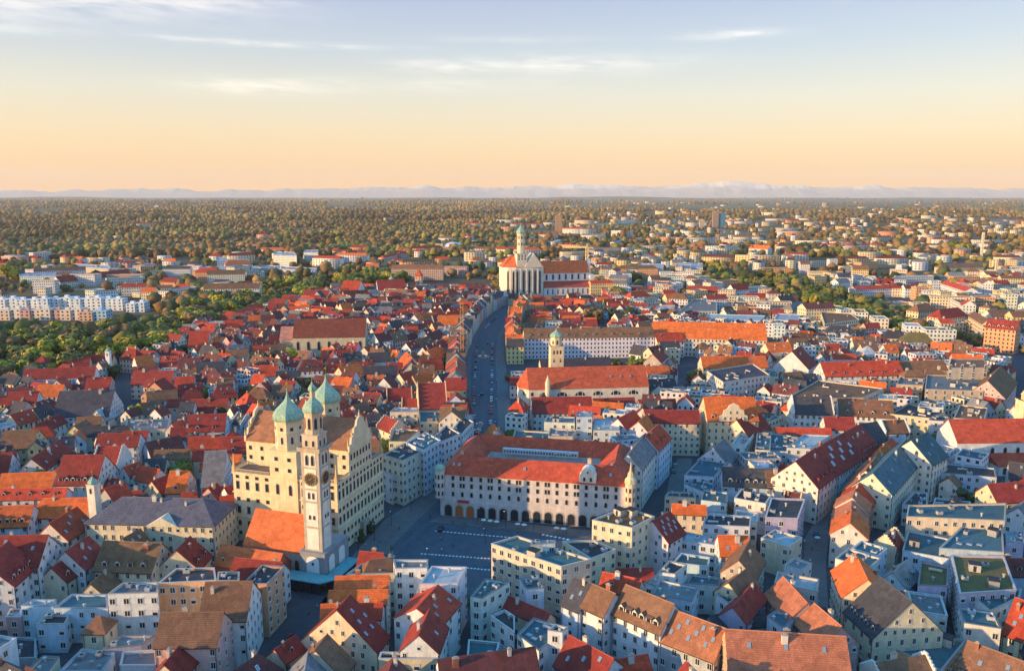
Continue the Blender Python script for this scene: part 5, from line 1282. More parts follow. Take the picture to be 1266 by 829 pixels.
# ------------------------------------------------------------------ rows along the main street
def row(pts, side, depth=13, he=(13, 17), walls='ewcbpyg', roofs='KKBDDRKG', sp=(8, 13), det=None, dn=0):
    W_ = [G(*p) for p in pts]; i = 0; pos = W_[0].copy(); seg = 0; acc = 0.0
    segs = [(W_[i], W_[i + 1]) for i in range(len(W_) - 1)]; tot = sum((b - a).length for a, b in segs); s = 0
    while s < tot - 5:
        L = rnd.uniform(*sp); m = s + L / 2; q = m
        for a, b in segs:
            l = (b - a).length
            if q <= l: break
            q -= l
        d = (b - a).normalized(); nrm = Vector((-d.y, d.x)) * side; p = a + d * q + nrm * (depth / 2 + rnd.uniform(-.3, .5)); h = rnd.uniform(*he)
        if dn or rnd.random() < .6: gable_building('gabled_house', 'house', p.x, p.y, math.atan2(d.y, d.x), L - .05, depth, h, rnd.uniform(.8, 1.0), rnd.choice(walls), rnd.choice(roofs), detail=2 if p.y < 520 else 1, opts=dict(d=dn or rnd.choice((0, 2, 3)), c=1, k=rnd.choice((0, 2))))
        else: gable_building('gabled_house', 'house', p.x, p.y, math.atan2(nrm.y, nrm.x), depth, L - .05, h - 1, rnd.uniform(.95, 1.15), rnd.choice(walls), rnd.choice(roofs), detail=2 if p.y < 520 else 1, opts=dict(c=1, s=rnd.random() < .35))
        s += L
row([(577, 506), (575, 468), (576, 442), (587, 413), (597, 397)], 1)
row([(598, 396), (612, 384), (626, 377)], 1, roofs='KKGK')
row([(626, 450), (625, 435), (625, 420), (629, 402), (643, 382)], -1, roofs='OMOOKD', he=(12, 15), walls='ewoyp')
row([(1023, 700), (1028, 668), (1039, 640), (1063, 603), (1080, 584)], -1, depth=12, roofs='MOMRM', he=(11, 13), walls='eoecw', sp=(10, 14), dn=4)
row([(574, 562), (580, 530)], 1, he=(15, 18), walls='bwe')
# scene-wide zones, read off the photograph
OLDX = [0, 60, 130, 200, 240, 330, 420, 520, 600, 622, 740, 800, 830, 960, 1000, 1080, 1160, 1266]
OLDY = [484, 472, 460, 444, 412, 388, 362, 347, 352, 354, 366, 384, 388, 398, 405, 425, 440, 462]
def oldy(px): return float(np.interp(px, OLDX, OLDY))
def free(cx, cy, a, hx, hy):
    for u in (-1, -.5, 0, .5, 1):
        for v in (-1, 0, 1):
            x, y = u * hx, v * hy
            if occ_at(cx + x * cos(a) - y * sin(a), cy + x * sin(a) + y * cos(a)): return False
    return True
occ_poly([tuple(G(*p)) for p in [(765, 640), (790, 622), (828, 640), (822, 668), (780, 668)]])
# ------------------------------------------------------------------ trees
occ2 = {}
def crown_mesh(seed, n=1500, kind='round'):
    r = np.random.RandomState(seed); K = 9
    if kind == 'cone': cen = np.array([(r.uniform(-.12, .12), r.uniform(-.12, .12), z) for z in np.linspace(.12, .9, K)]); rad = np.linspace(.34, .08, K)
    else: cen = np.array([(r.uniform(-.30, .30), r.uniform(-.30, .30), r.uniform(.26, .78)) for _ in range(K)]); rad = r.uniform(.15, .27, K)
    V = np.zeros((n * 4, 3)); idx = r.randint(0, K, n); d = r.normal(size=(n, 3)); d /= np.linalg.norm(d, axis=1)[:, None]; rr = rad[idx] * r.uniform(.55, 1.08, n); c = cen[idx] + d * rr[:, None]
    a = r.normal(size=(n, 3)); a -= d * (a * d).sum(1)[:, None] * .7; a /= np.linalg.norm(a, axis=1)[:, None]; b = np.cross(d, a); b /= np.linalg.norm(b, axis=1)[:, None] + 1e-6; s = r.uniform(.025, .055, n)[:, None]
    V[0::4] = c - a * s - b * s; V[1::4] = c + a * s - b * s * .6; V[2::4] = c + a * s * .8 + b * s; V[3::4] = c - a * s * .7 + b * s * .9
    me = bpy.data.meshes.new('crown'); me.from_pydata(V.tolist(), [], np.arange(n * 4).reshape(-1, 4).tolist()); me.materials.append(M['leaf']); return me
CR = [crown_mesh(i) for i in range(7)] + [crown_mesh(20, 1100, 'cone')]
def trunk_mesh(seed):
    r = random.Random(seed); mb = MB(); mb.tube((0, 0, 0), (0, 0, .3), .03, 6); mb.tube((0, 0, .28), (.02, .02, .62), .02, 5)
    for i in range(6): a = i * 1.05 + r.random(); z = .24 + i * .05; mb.tube((0, 0, z), (cos(a) * .24, sin(a) * .24, z + .24), .011, 4)
    return mb.mesh('trunk', ['bark'])
TR = [trunk_mesh(i) for i in range(3)]
TCN = [('fresh green', (.17, .20, .04)), ('yellow-green', (.38, .33, .04)), ('brown budding', (.28, .18, .08)), ('dark green', (.07, .10, .035)), ('copper-red', (.30, .035, .04)), ('olive', (.21, .19, .055))]
def tree(px, py, hpx, ci, kind=None, wide=1.0, world=None):
    p = Vector(world) if world else G(px, py)
    h = hpx if world else hpx * p.y / FPX * 1.05
    t = thing('conifer' if kind == 'cone' else 'tree', 'tree', tuple(p), rnd.uniform(0, 6), None, None, tree=TCN[ci][0] + (' conical' if kind == 'cone' else ''), top=h, he=h)
    me = CR[7] if kind == 'cone' else rnd.choice(CR[:7]); c = link('crown', me, t, jit(TCN[ci][1], .15)); w_ = h * wide * rnd.uniform(1.1, 1.35) if kind != 'cone' else h * .9
    c.scale = (w_, w_, h); k = link('trunk', rnd.choice(TR), t); k.scale = (h, h, h); ex_ = 0 if world else min(16, h); occ_poly([(p.x - h * .3, p.y - h * .3 - ex_), (p.x + h * .3, p.y - h * .3 - ex_), (p.x + h * .3, p.y + h * .3), (p.x - h * .3, p.y + h * .3)])
    occ2.setdefault((int(p.x // 30), int(p.y // 30)), []).append((p.x, p.y, h * .35))
TL = '''A3 680 375 26 1
A3 160 405 24 3 cone
A3 1000 285 20 0
A3 1205 285 22 2
A3 965 105 20 2
A3 1070 100 20 4
A3 780 500 26 0
A3 780 345 12 3
A3 800 150 14 1
A3 120 130 40 5
A3 20 180 26 2
A3 300 110 52 1
A3 370 120 40 5
A3 250 110 30 3
A3 560 190 22 3
B3 185 125 30 1
B3 80 130 28 2
B3 250 250 26 2
B3 300 250 22 2
B3 120 285 22 2
B3 20 290 22 3
B3 200 340 18 0
B3 95 300 22 2
B3 790 45 16 1 cone
B2 850 632 16 1
B2 1190 560 22 5
B2 150 560 26 1
B2 50 570 26 5
B2 1140 560 12 5
B2 330 350 12 4
C2 510 700 22 3
C2 590 700 24 3
C2 390 710 26 2
C2 420 710 24 2
C2 500 590 22 5
C2 540 600 20 5
C2 430 620 14 3
C2 460 620 16 5
C2 760 425 16 5
C3 900 225 26 5
C3 480 130 14 5
C3 520 130 12 5
B4 518 195 20 3 cone
B4 570 155 20 3 cone
B4 1037 505 12 0
A4 400 440 14 2
D3 890 820 12 0
D3 860 820 8 3
D2 585 545 18 4
D2 1020 820 24 5
D2 200 790 20 3
D2 530 820 16 3
D2 1130 640 16 5
D2 640 735 16 5
D2 740 740 18 5
D2 480 690 26 0
D2 540 690 24 1
D2 420 640 18 0
D2 260 615 20 0
D2 210 600 20 5
D2 340 630 18 1
D2 600 700 20 5
D2 660 710 22 2
D2 960 370 20 1
D2 920 360 18 0
A2 190 510 10 4
A2 40 500 26 1
A2 70 470 22 5
A2 10 460 24 4
C4 1200 75 10 0
B2 1035 320 10 2'''
for ln in TL.split('\n'):
    q = ln.split(); x_, y_ = SP(q[0], float(q[1]), float(q[2])); tree(x_, y_, float(q[3]) * .82, int(q[4]), q[5] if len(q) > 5 else None)
# ------------------------------------------------------------------ infill of the old town
seeds = []
for gx in range(-15, 16):
    for gy in range(1, 26):
        x, y = gx * 62 + rnd.uniform(-22, 22), gy * 52 + rnd.uniform(-18, 18)
        if abs(x) < .72 * y + 110: seeds.append((x, y, rnd.choice((0, .3, -.3, .15, -.5, .8, 1.2))+rnd.uniform(-.12, .12)))
SA = np.array([(x, y) for x, y, _ in seeds]); cands = []
for si, (sx, sy, a) in enumerate(seeds):
    for rI in range(-3, 4):
        s = -44.0
        while s < 44:
            L = rnd.uniform(9, 17); W = rnd.uniform(8.5, 12.5); lx, ly = s + L / 2, rI * 13.2 + rnd.uniform(-.8, .8); s += L + (.1 if rnd.random() < .8 else 3)
            x, y = sx + lx * cos(a) - ly * sin(a), sy + lx * sin(a) + ly * cos(a)
            d2 = np.sort(((SA - (x, y)) ** 2).sum(1) ** .5)
            if abs(((SA[si] - (x, y)) ** 2).sum() ** .5 - d2[0]) > .01 or d2[1] - d2[0] < 5: continue
            cands.append((x, y, a, L, W))
cands.sort(key=lambda c: c[1]); NG = 0; INF = []
def count(nm): return sum(1 for t in TH if t['o'].name.split('.')[0] == nm)
def infill(pass_):
    for x, y, a, L, W in cands:
        px, py = PR(x, y, 0)
        off = not (-15 < px < 1290) or py > 862
        if y > 1060 or y < 70 or (not off and py < oldy(px)) or (off and (y > 800 or x > 180 or (y > 560 and x < -.66 * y - 40))): continue
        if off and pass_: continue
        right = px > 760
        for f_ in ((1, .92), (.8, .85), (.6, .7)) if not pass_ else ((.55, .6),):
            l, w_ = L * f_[0], max(6.0, W * f_[1])
            if free(x, y, a, l / 2 * .92, w_ / 2 * .92): break
        else: continue
        if l < 5.5: continue
        near = y < 330; mod = rnd.random() < (.45 if (px > 620 and y < 420) else .38 if right else .07)
        if y < 420: he = rnd.uniform(7, 10.5)
        else: he = rnd.uniform(7.5, 11.5)
        if 620 < px < 860 and y < 480: he += 3
        wc = rnd.choice('wwwecceypbg' if not right else 'wweceebcg'); rc = rnd.choice('DDDAARRBBKOKA' if not right else 'DRAABKGKOD')
        if py < 470: rc = rnd.choice('DDAADARBKKBOADGR' if px < 640 else 'DARAOBKDB')
        det = 2 if y < 345 else 1
        rot = a + (pi / 2 if rnd.random() < .3 and abs(l - w_) < 3.5 else 0)
        if off: det = 1; mod = False; he += 1.5
        if y > 560 and rnd.random() < .04: continue
        nb_ = len(TH)
        if mod:
            he += 3; c_, s_ = cos(a), sin(a); flat_building('flat_roofed_building', 'building', [(x + u * c_ - v * s_, y + u * s_ + v * c_) for u, v in ((-l / 2, -w_ / 2), (l / 2, -w_ / 2), (l / 2, w_ / 2), (-l / 2, w_ / 2))], he, wc, rnd.choice('KTGLTBG'), det)
        else: 
            if rot != a: l, w_ = w_, l
            if w_ > 12.5: w_ = 12.5
            hp = rnd.random() < .14; gable_building('hip_roofed_house' if hp else 'gabled_house', 'house', x, y, rot, l, w_, he, rnd.uniform(.9, 1.2), wc, rc, detail=det, opts=dict(h=(1, 1) if hp else (0, 0), d=rnd.choice((0, 0, 1, 2)) if y < 620 else 0, k=rnd.choice((0, 0, 2)), c=1 if y < 700 else 0, s=(rnd.random() < .05 and y < 500)))
        if off: TH[-1]['off'] = 1
n0_ = len(TH)
infill(0); infill(1)
INF = [t for t in TH[n0_:]]
print('infill', len(INF))
# leftover gaps get courtyard trees (below)
# ------------------------------------------------------------------ numpy soup for far, uncountable things
class Soup:
    def __init__(s): s.V = []; s.F = []; s.C = []; s.n = 0
    def add(s, V, F, col): s.V.append(V); s.F.append(F + s.n); s.C.append(np.tile(np.array([*col, 1.0]), (len(V), 1))); s.n += len(V)
    def build(s, name, mat):
        V = np.concatenate(s.V); F = np.concatenate(s.F); C = np.concatenate(s.C); k = F.shape[1]
        me = bpy.data.meshes.new(name); me.vertices.add(len(V)); me.vertices.foreach_set('co', V.astype(np.float32).ravel()); me.loops.add(F.size); me.loops.foreach_set('vertex_index', F.astype(np.int32).ravel())
        me.polygons.add(len(F)); me.polygons.foreach_set('loop_start', np.arange(0, F.size, k, dtype=np.int32)); me.polygons.foreach_set('loop_total', np.full(len(F), k, np.int32))
        at = me.color_attributes.new('Col', 'FLOAT_COLOR', 'POINT'); at.data.foreach_set('color', C.astype(np.float32).ravel())
        me.materials.append(M[mat]); me.update(calc_edges=True); o = link(name, me); o['kind'] = 'stuff'; return o
import bmesh
def ico(sub):
    bm = bmesh.new(); bmesh.ops.create_icosphere(bm, subdivisions=sub, radius=1); V = np.array([v.co[:] for v in bm.verts]); F = np.array([[v.index for v in f.verts] for f in bm.faces]); bm.free(); return V, F
IC = {1: ico(1), 2: ico(2), 3: ico(3)}
nr = np.random.RandomState(5)
def blob(soup, x, y, r, h, col, sub=2):
    V, F = IC[sub]; k = 1 + nr.uniform(-.28, .22, len(V)); P = V * k[:, None] * np.array([r, r * nr.uniform(.8, 1.1), h / 2]); P[:, 2] += h * .5; P[:, 0] += x; P[:, 1] += y; soup.add(P, F, col)
FOLC = [(.17, .17, .045), (.21, .13, .055), (.28, .16, .06), (.09, .11, .04), (.27, .22, .05), (.20, .11, .05), (.13, .145, .05)]
def treezone(px, py):
    """chance of tree, chance of building"""
    if py < 262 and px < 700: return (.75, .03)
    if py < 258: return (.35, .25)
    if px < 520 and py < 303: return (1.0, .02)
    if px < 330:
        if py < 322: return (.9, .10)
        if py < 372: return (.40, .62)
        return (1.0, .0)
    if px < 620:
        if py < 312: return (.95, .07)
        if py < 332: return (.70, .40)
        return (1.0, .05)
    if px < 760: return (.75, .30) if py < 300 or px < 700 else (.55, .45)
    d = abs(py - np.interp(px, [870, 1000, 1150], [336, 366, 416]))
    if 865 < px < 1150 and d < 15: return (1.0, .0)
    if py > 360: return (.32, .95)
    if 1130 < px and 290 < py < 345: return (.6, .4)
    if py > 300: return (.6, .75)
    return (.62, .68)
# far buildings
soup = Soup(); fb = []
BQ = np.array([[0, 1, 5, 4], [1, 2, 6, 5], [2, 3, 7, 6], [3, 0, 4, 7], [4, 5, 6, 7]])
def near_taken(x, y, r):
    c = 30.0; i, j = int(x // c), int(y // c)
    for a in (-1, 0, 1):
        for b in (-1, 0, 1):
            for (u, v, q) in occ2.get((i + a, j + b), ()):
                if (u - x) ** 2 + (v - y) ** 2 < (q + r) ** 2: return True
    return False
APT = []
for k in range(6500):
    px = rnd.uniform(-10, 1276); py = 243.5 + 190 * rnd.random() ** 1.25
    if py > oldy(px) - 2: continue
    pt, pb = treezone(px, py)
    cl = .5 + .5 * mnoise.noise(Vector((px * .02, py * .06, 1.7))) + .3 * mnoise.noise(Vector((px * .07, py * .2, 4.7)))
    if rnd.random() > pb * (1.25 if cl > .48 else .25): continue
    p = G(px, py)
    if p.y > 15000 or occ_at(p.x, p.y): continue
    big = rnd.random() < (.42 if p.y > 1000 else .25); L = rnd.uniform(28, 95) if big else rnd.uniform(11, 26); W = rnd.uniform(11, 16); he = rnd.uniform(9, 18) if big or px > 740 else rnd.uniform(6, 12)
    if p.y > 3500: L *= 1.3; he *= rnd.uniform(.7, 1.3)
    if near_taken(p.x, p.y, L * .42): continue
    occ2.setdefault((int(p.x // 30), int(p.y // 30)), []).append((p.x, p.y, L * .42))
    a = rnd.choice((0, .2, -.25, .5, 1.3, -.1)) + rnd.uniform(-.1, .1)
    wc = rnd.choice('wwweeccyo' if px > 700 else 'wweecop'); flat = rnd.random() < (.58 if px > 740 else .4); rc = rnd.choice('LLGKTB' if flat else ('DDRRROBBKG' if px < 700 else 'DRAGBBKGBD'))
    fb.append((p.y, p.x, a, L, W, he, wc, rc, flat))
fb.sort(); nA = 0; nH = 0
for y, x, a, L, W, he, wc, rc, flat in fb:
    if (flat and nA < 150 or not flat and nH < 110) and y < 1900:
        if flat:
            nA += 1; c_, s_ = cos(a), sin(a); flat_building('apartment_building', 'apartment building', [(x + u * c_ - v * s_, y + u * s_ + v * c_) for u, v in ((-L / 2, -W / 2), (L / 2, -W / 2), (L / 2, W / 2), (-L / 2, W / 2))], he, wc, rc, 1, opts=dict(u=2 if y < 1000 else 0))
        else: nH += 1; gable_building('hip_roofed_villa' if nH % 3 == 0 else 'suburban_house', 'house', x, y, a, L, W, he, rnd.uniform(.45, .8), wc, rc, detail=1, opts=dict(h=(1, 1) if nH % 3 == 0 else (0, 0), c=1 if y < 1100 else 0))
    else:
        c_, s_ = cos(a), sin(a); P = [(-L / 2, -W / 2), (L / 2, -W / 2), (L / 2, W / 2), (-L / 2, W / 2)]; Q = [(x + u * c_ - v * s_, y + u * s_ + v * c_) for u, v in P]
        soup.add(np.array([(*q, 0) for q in Q] + [(*q, he) for q in Q]), BQ[:4], jit(WC[wc], .1))
        if flat: soup.add(np.array([(*q, he) for q in Q]), np.array([[0, 1, 2, 3]]), jit(RC[rc]))
        else:
            e = [(x + u * c_, y + u * s_, he + W * .33) for u in (-L / 2 + W * .3, L / 2 - W * .3)]; soup.add(np.array([(*Q[0], he), (*Q[1], he), e[1], e[0]]), np.array([[0, 1, 2, 3]]), jit(RC[rc])); soup.add(np.array([(*Q[2], he), (*Q[3], he), e[0], e[1]]), np.array([[0, 1, 2, 3]]), jit(RC[rc])); soup.add(np.array([(*Q[3], he), (*Q[0], he), e[0], e[0]]), np.array([[0, 1, 2, 3]]), jit(RC[rc])); soup.add(np.array([(*Q[1], he), (*Q[2], he), e[1], e[1]]), np.array([[0, 1, 2, 3]]), jit(RC[rc]))
        if y < 5000 and he > 8:     # rows of dark windows as thin bands set just proud of the camera-side wall
            for zf in np.arange(2.0, he - 1.5, 3.1):
                for (i0, i1) in ((0, 1), (3, 0)):
                    A_, B_ = np.array(Q[i0]), np.array(Q[i1]); d_ = (B_ - A_) / np.linalg.norm(B_ - A_); n_ = np.array([d_[1], -d_[0]]) * .08
                    ln = np.linalg.norm(B_ - A_)
                    if n_[1] > 0: continue
                    k_ = max(1, int(ln / 5))
                    for q_ in range(k_):
                        u0 = A_ + d_ * (ln * (q_ + .25) / k_) + n_; u1 = A_ + d_ * (ln * (q_ + .75) / k_) + n_
                        soup.add(np.array([(*u0, zf), (*u1, zf), (*u1, zf + 1.5), (*u0, zf + 1.5)]), np.array([[0, 1, 2, 3]]), (.07, .07, .08))
soup.build('distant_buildings', 'far_wall')
print('far', len(fb), nA, nH)
# belt of individually built trees below the white blocks and along the old town edge
nb = 0
for k in range(4000):
    if nb > 175: break
    px = rnd.uniform(-5, 545); yb = oldy(px); th = float(np.interp(px, [0, 200, 330, 545], [62, 38, 32, 8])); py = yb - th * rnd.random()
    if py < np.interp(px, [0, 180, 185, 300, 545], [404, 404, 385, 365, 332]): continue
    p = G(px, py)
    if near_taken(p.x, p.y, 3.6) or occ_at(p.x, p.y): continue
    tree(0, 0, rnd.uniform(12, 20), rnd.choice((0, 0, 1, 1, 5, 3, 0, 2)), world=p); nb += 1
for k in range(3000):      # tree line through the right-hand quarter
    if nb > 232: break
    px = rnd.uniform(870, 1150); py = np.interp(px, [870, 1000, 1150], [340, 370, 420]) + rnd.uniform(-14, 12); p = G(px, py)
    if near_taken(p.x, p.y, 3.2) or occ_at(p.x, p.y): continue
    tree(0, 0, rnd.uniform(14, 20), rnd.choice((0, 1, 5, 5, 3, 0)), world=p); nb += 1
nc = 0
for k in range(6000):      # courtyard trees in what is left of the blocks
    if nc > 75: break
    px = rnd.uniform(0, 1266); py = rnd.uniform(380, 640)
    if py < oldy(px): continue
    p = G(px, py)
    if not free(p.x, p.y, 0, 2.8, 2.8): continue
    tree(0, 0, rnd.uniform(7, 12), rnd.choice((2, 2, 5, 0, 3, 1)), world=p); nc += 1
# forest mass
soup = Soup(); nF = 0
def forest(N, y0, y1, pw, rs, sub):
    global nF
    for k in range(N):
        px = rnd.uniform(-20, 1286); py = y0 + (y1 - y0) * rnd.random() ** pw
        if py > oldy(px) - 3 or (px < 190 and 362 < py < 409): continue
        pt, pb = treezone(px, py)
        cl = .5 + .5 * mnoise.noise(Vector((px * .015, py * .09, 7.7)))
        if mnoise.noise(Vector((px * .008, py * .16, 11.0))) > .33 and py < 300: continue
        if px > 620 and rnd.random() > pt * (1.9 if cl > .45 else .5): continue
        elif rnd.random() > pt: continue
        p = G(px, py)
        if near_taken(p.x, p.y, rs * .5) or occ_at(p.x, p.y): continue
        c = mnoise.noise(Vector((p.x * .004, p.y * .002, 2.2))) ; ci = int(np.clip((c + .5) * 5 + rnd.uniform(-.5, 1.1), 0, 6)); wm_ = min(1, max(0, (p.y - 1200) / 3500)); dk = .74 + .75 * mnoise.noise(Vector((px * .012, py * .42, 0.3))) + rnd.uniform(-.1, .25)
        r = rs * rnd.choice((.6, .8, 1, 1.2, 1.5)) * rnd.uniform(.85, 1.15); blob(soup, p.x, p.y, r, r * rnd.uniform(1.5, 2.2), tuple((v * (1 - .6 * wm_) + q * .6 * wm_) * dk * rnd.uniform(.93, 1.07) * (1 - .05 * wm_) for v, q in zip(FOLC[ci], (.30, .19, .068))), sub); nF += 1  # crowns shift to orange-brown with distance, sunlight and haze put into the colour
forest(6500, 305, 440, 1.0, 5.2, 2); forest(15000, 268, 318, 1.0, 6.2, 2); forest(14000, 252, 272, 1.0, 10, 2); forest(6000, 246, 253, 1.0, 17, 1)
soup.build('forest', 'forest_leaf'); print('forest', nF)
# ------------------------------------------------------------------ cranes
def crane(px, pb, pt, label, jib=0, jl=0, col=(.75, .52, .2), w_=1.4, ang=0.0, cj=8):
    p = G(px, pb); z1 = zat(p.x, p.y, pt); t = thing('tower_crane', 'crane', tuple(p), ang, label); mb = MB(); h = w_ / 2; r = .16 if p.y < 900 else .75
    for a, b_ in ((-h, -h), (h, -h), (h, h), (-h, h)): mb.tube((a, b_, 0), (a, b_, z1), r)
    n = int(z1 / (w_ * 1.3))
    for i in range(n):
        za, zb = z1 * i / n, z1 * (i + 1) / n; s = 1 if i % 2 else -1
        mb.tube((-h * s, -h, za), (h * s, -h, zb), r * .7); mb.tube((h, -h * s, za), (h, h * s, zb), r * .7); mb.tube((-h, -h * s, za), (-h, h * s, zb), r * .7)
    link('mast', mb.mesh('mast', ['plain']), t, col)
    if jl:
        j = MB(); n = int(jl / 2.4); jr = r
        for s in (-1, 1): j.tube((-cj, s * .6, z1), (jl, s * .6, z1), jr)
        j.tube((0, 0, z1 + 1.5), (jl, 0, z1 + 1.2), jr)
        for i in range(n): j.tube((jl * i / n, -.6, z1), (jl * (i + .5) / n, 0, z1 + 1.4), jr * .6); j.tube((jl * (i + .5) / n, 0, z1 + 1.4), (jl * (i + 1) / n, .6, z1), jr * .6)
        j.tube((0, 0, z1), (0, 0, z1 + 6), jr); j.tube((0, 0, z1 + 6), (jl * .7, 0, z1 + 1.4), .08); j.tube((0, 0, z1 + 6), (-cj, 0, z1), .08)
        link('jib', j.mesh('jib', ['plain']), t, col); cb = MB(); cb.box(-cj - 1, -cj + 1.6, -.9, .9, z1 - 2, z1 - .2); link('counterweight', cb.mesh('counterweight', ['plain']), t, (.4, .4, .4))
        c2 = MB(); c2.box(.2, 1.8, -1.7, -.7, z1 - 2, z1 - .1); link('cab', c2.mesh('cab', ['plain']), t, (.7, .7, .68))
crane(571.5, 462, 373, 'orange lattice crane mast standing on the left side of the main street', col=(.70, .33, .10), w_=2.0)
crane(725, 350, 306, 'yellow tower crane with long jib behind the basilica', jl=30, col=(.88, .70, .36), w_=3.2, ang=pi, cj=9)
crane(1213, 318, 287, 'slim pale crane mast far back by the right edge', col=(.75, .66, .5), w_=3)
crane(1230, 346, 320, 'lower pale crane mast right of the railway cutting', col=(.7, .6, .45), w_=2)
# ------------------------------------------------------------------ fountains, lamps, banners
def fountain(px, py, r, label):
    p = G(px, py); t = thing('fountain', 'fountain', tuple(p), 0, label); mb = MB(); mb.prism(octa(r), .05, 1.0, 0, True); mb2 = MB(); mb.prism(octa(r + 1.2), .045, .3, 0, True); link('basin', mb.mesh('basin', ['stone']), t)
    mb2.prism(octa(r - .4), 1.001, 1.01, 0, True); link('water', mb2.mesh('water', ['glass']), t); c = MB(); c.lathe([(1.3, 1.0), (1.2, 3.4), (1.5, 3.6), (.8, 4.0), (.6, 5.2), (.9, 5.4), (.9, 5.7)], 10); link('pedestal', c.mesh('pedestal', ['stone']), t)
    s = MB(); s.lathe([(.35, 5.7), (.42, 6.4), (.5, 7.2), (.3, 7.7), (.16, 7.8), (.24, 8.1), (.1, 8.35), (0, 8.4)], 8); s.tube((.3, 0, 7.4), (.9, .1, 8.2), .1); link('bronze_figure', s.mesh('bronze_figure', ['bronze']), t)
fountain(597, 441, 4.2, 'bronze-topped fountain in the round island of the main street'); fountain(484, 699, 3.2, 'dark bronze fountain standing on the shaded square')
def lampm():
    mb = MB(); mb.tube((0, 0, .1), (0, 0, 6.2), .09, 6); mb.tube((0, 0, 6.1), (.9, 0, 6.5), .06); a = mb.mesh('post', ['dark']); m2 = MB(); m2.box(.6, 1.3, -.18, .18, 6.45, 6.6); return a, m2.mesh('lamp_head', ['white'])
LP, LH = lampm()
LAMPS = [(443, 690), (463, 668), (484, 650), (508, 632), (590, 648), (625, 652), (660, 655), (700, 660), (614, 535), (613, 505), (614, 480), (616, 455), (592, 500), (594, 470), (530, 700), (600, 672), (500, 712), (993, 690), (1000, 715), (1024, 655)]
for i, (a, b_) in enumerate(LAMPS): p = G(a, b_); t = thing('street_lamp', 'street lamp', (p.x, p.y, .04), rnd.uniform(0, 6), None, 'street lamps', misc='thin dark street lamp', top=6, he=6); link('post', LP, t); link('lamp_head', LH, t)
# ------------------------------------------------------------------ cars
def car_meshes():
    mb = MB(); L, W = 2.15, .88; low = [(-L, .35), (L, .35), (L, .75), (L - .35, .92), (.95, .98), (.35, 1.42), (-1.2, 1.45), (-1.95, 1.0), (-L, .9)]
    A = [(x, -W, z) for x, z in low]; B = [(x, W, z) for x, z in low]; mb.face(A); mb.face(B[::-1])
    for i in range(len(A)): j = (i + 1) % len(A); mb.face([A[j], A[i], B[i], B[j]], 1 if i in (4, 6) else 0)
    for s in (-1, 1): q = [(.85, s * (W + .012), 1.0), (.32, s * (W + .012), 1.36), (-1.15, s * (W + .012), 1.38), (-1.75, s * (W + .012), 1.02)]; mb.face(q if s > 0 else q[::-1], 1)
    body = mb.mesh('body', ['paint', 'glass']); w_ = MB(); w_.lathe([(0, -.1), (.32, -.1), (.32, .1), (0, .1)], 12); return body, w_.mesh('wheel', ['rubber'])
CB, CWH = car_meshes()
CC = [('white', (.7, .7, .7)), ('black', (.02, .02, .025)), ('silver', (.4, .41, .43)), ('dark blue', (.03, .06, .16)), ('red', (.45, .03, .03)), ('grey', (.16, .17, .18))]
def car(p, a, z=.045):
    c = rnd.choice(CC); t = thing('car', 'car', (p.x, p.y, z), a, None, None, misc=c[0] + ' car', top=1.4, he=1.4); link('body', CB, t, c[1])
    for x in (-1.35, 1.35):
        for y in (-.8, .8): w_ = link('wheel', CWH, t, None, (x, y, .32)); w_.rotation_euler = (pi / 2, 0, 0)
def car_row(p, q, gap=6.2, skip=.25, ang=0, z=.045):
    a, b_ = G(*p), G(*q); d = b_ - a; L = d.length; d.normalize(); s = 0
    while s < L:
        if rnd.random() > skip: car(a + d * s, math.atan2(d.y, d.x) + ang + rnd.uniform(-.04, .04), z)
        s += gap * rnd.uniform(.95, 1.2)
car_row((606, 535), (608, 478), 6, .35); car_row((608, 474), (609, 425), 6, .3); car_row((586, 520), (586, 478), 6.5, .4); car_row((587, 470), (590, 425), 6.5, .35)
car_row((584, 550), (594, 522), 3, .15, pi / 2); car_row((580, 498), (580, 450), 3.2, .3, pi / 2, .17); car_row((598, 408), (614, 392), 7, .3)
car_row((540, 618), (552, 604), 7, .2); car_row((617, 470), (618, 428), 6.5, .4, 0, .17); car_row((356, 790), (378, 764), 8, .3); car_row((1000, 700), (1012, 648), 14, .5); car_row((828, 600), (836, 572), 8, .3)
for a, b_ in ((596, 488), (602, 560), (603, 425), (560, 628), (545, 655)): car(G(a, b_), pi / 2 + rnd.uniform(-.2, .2))
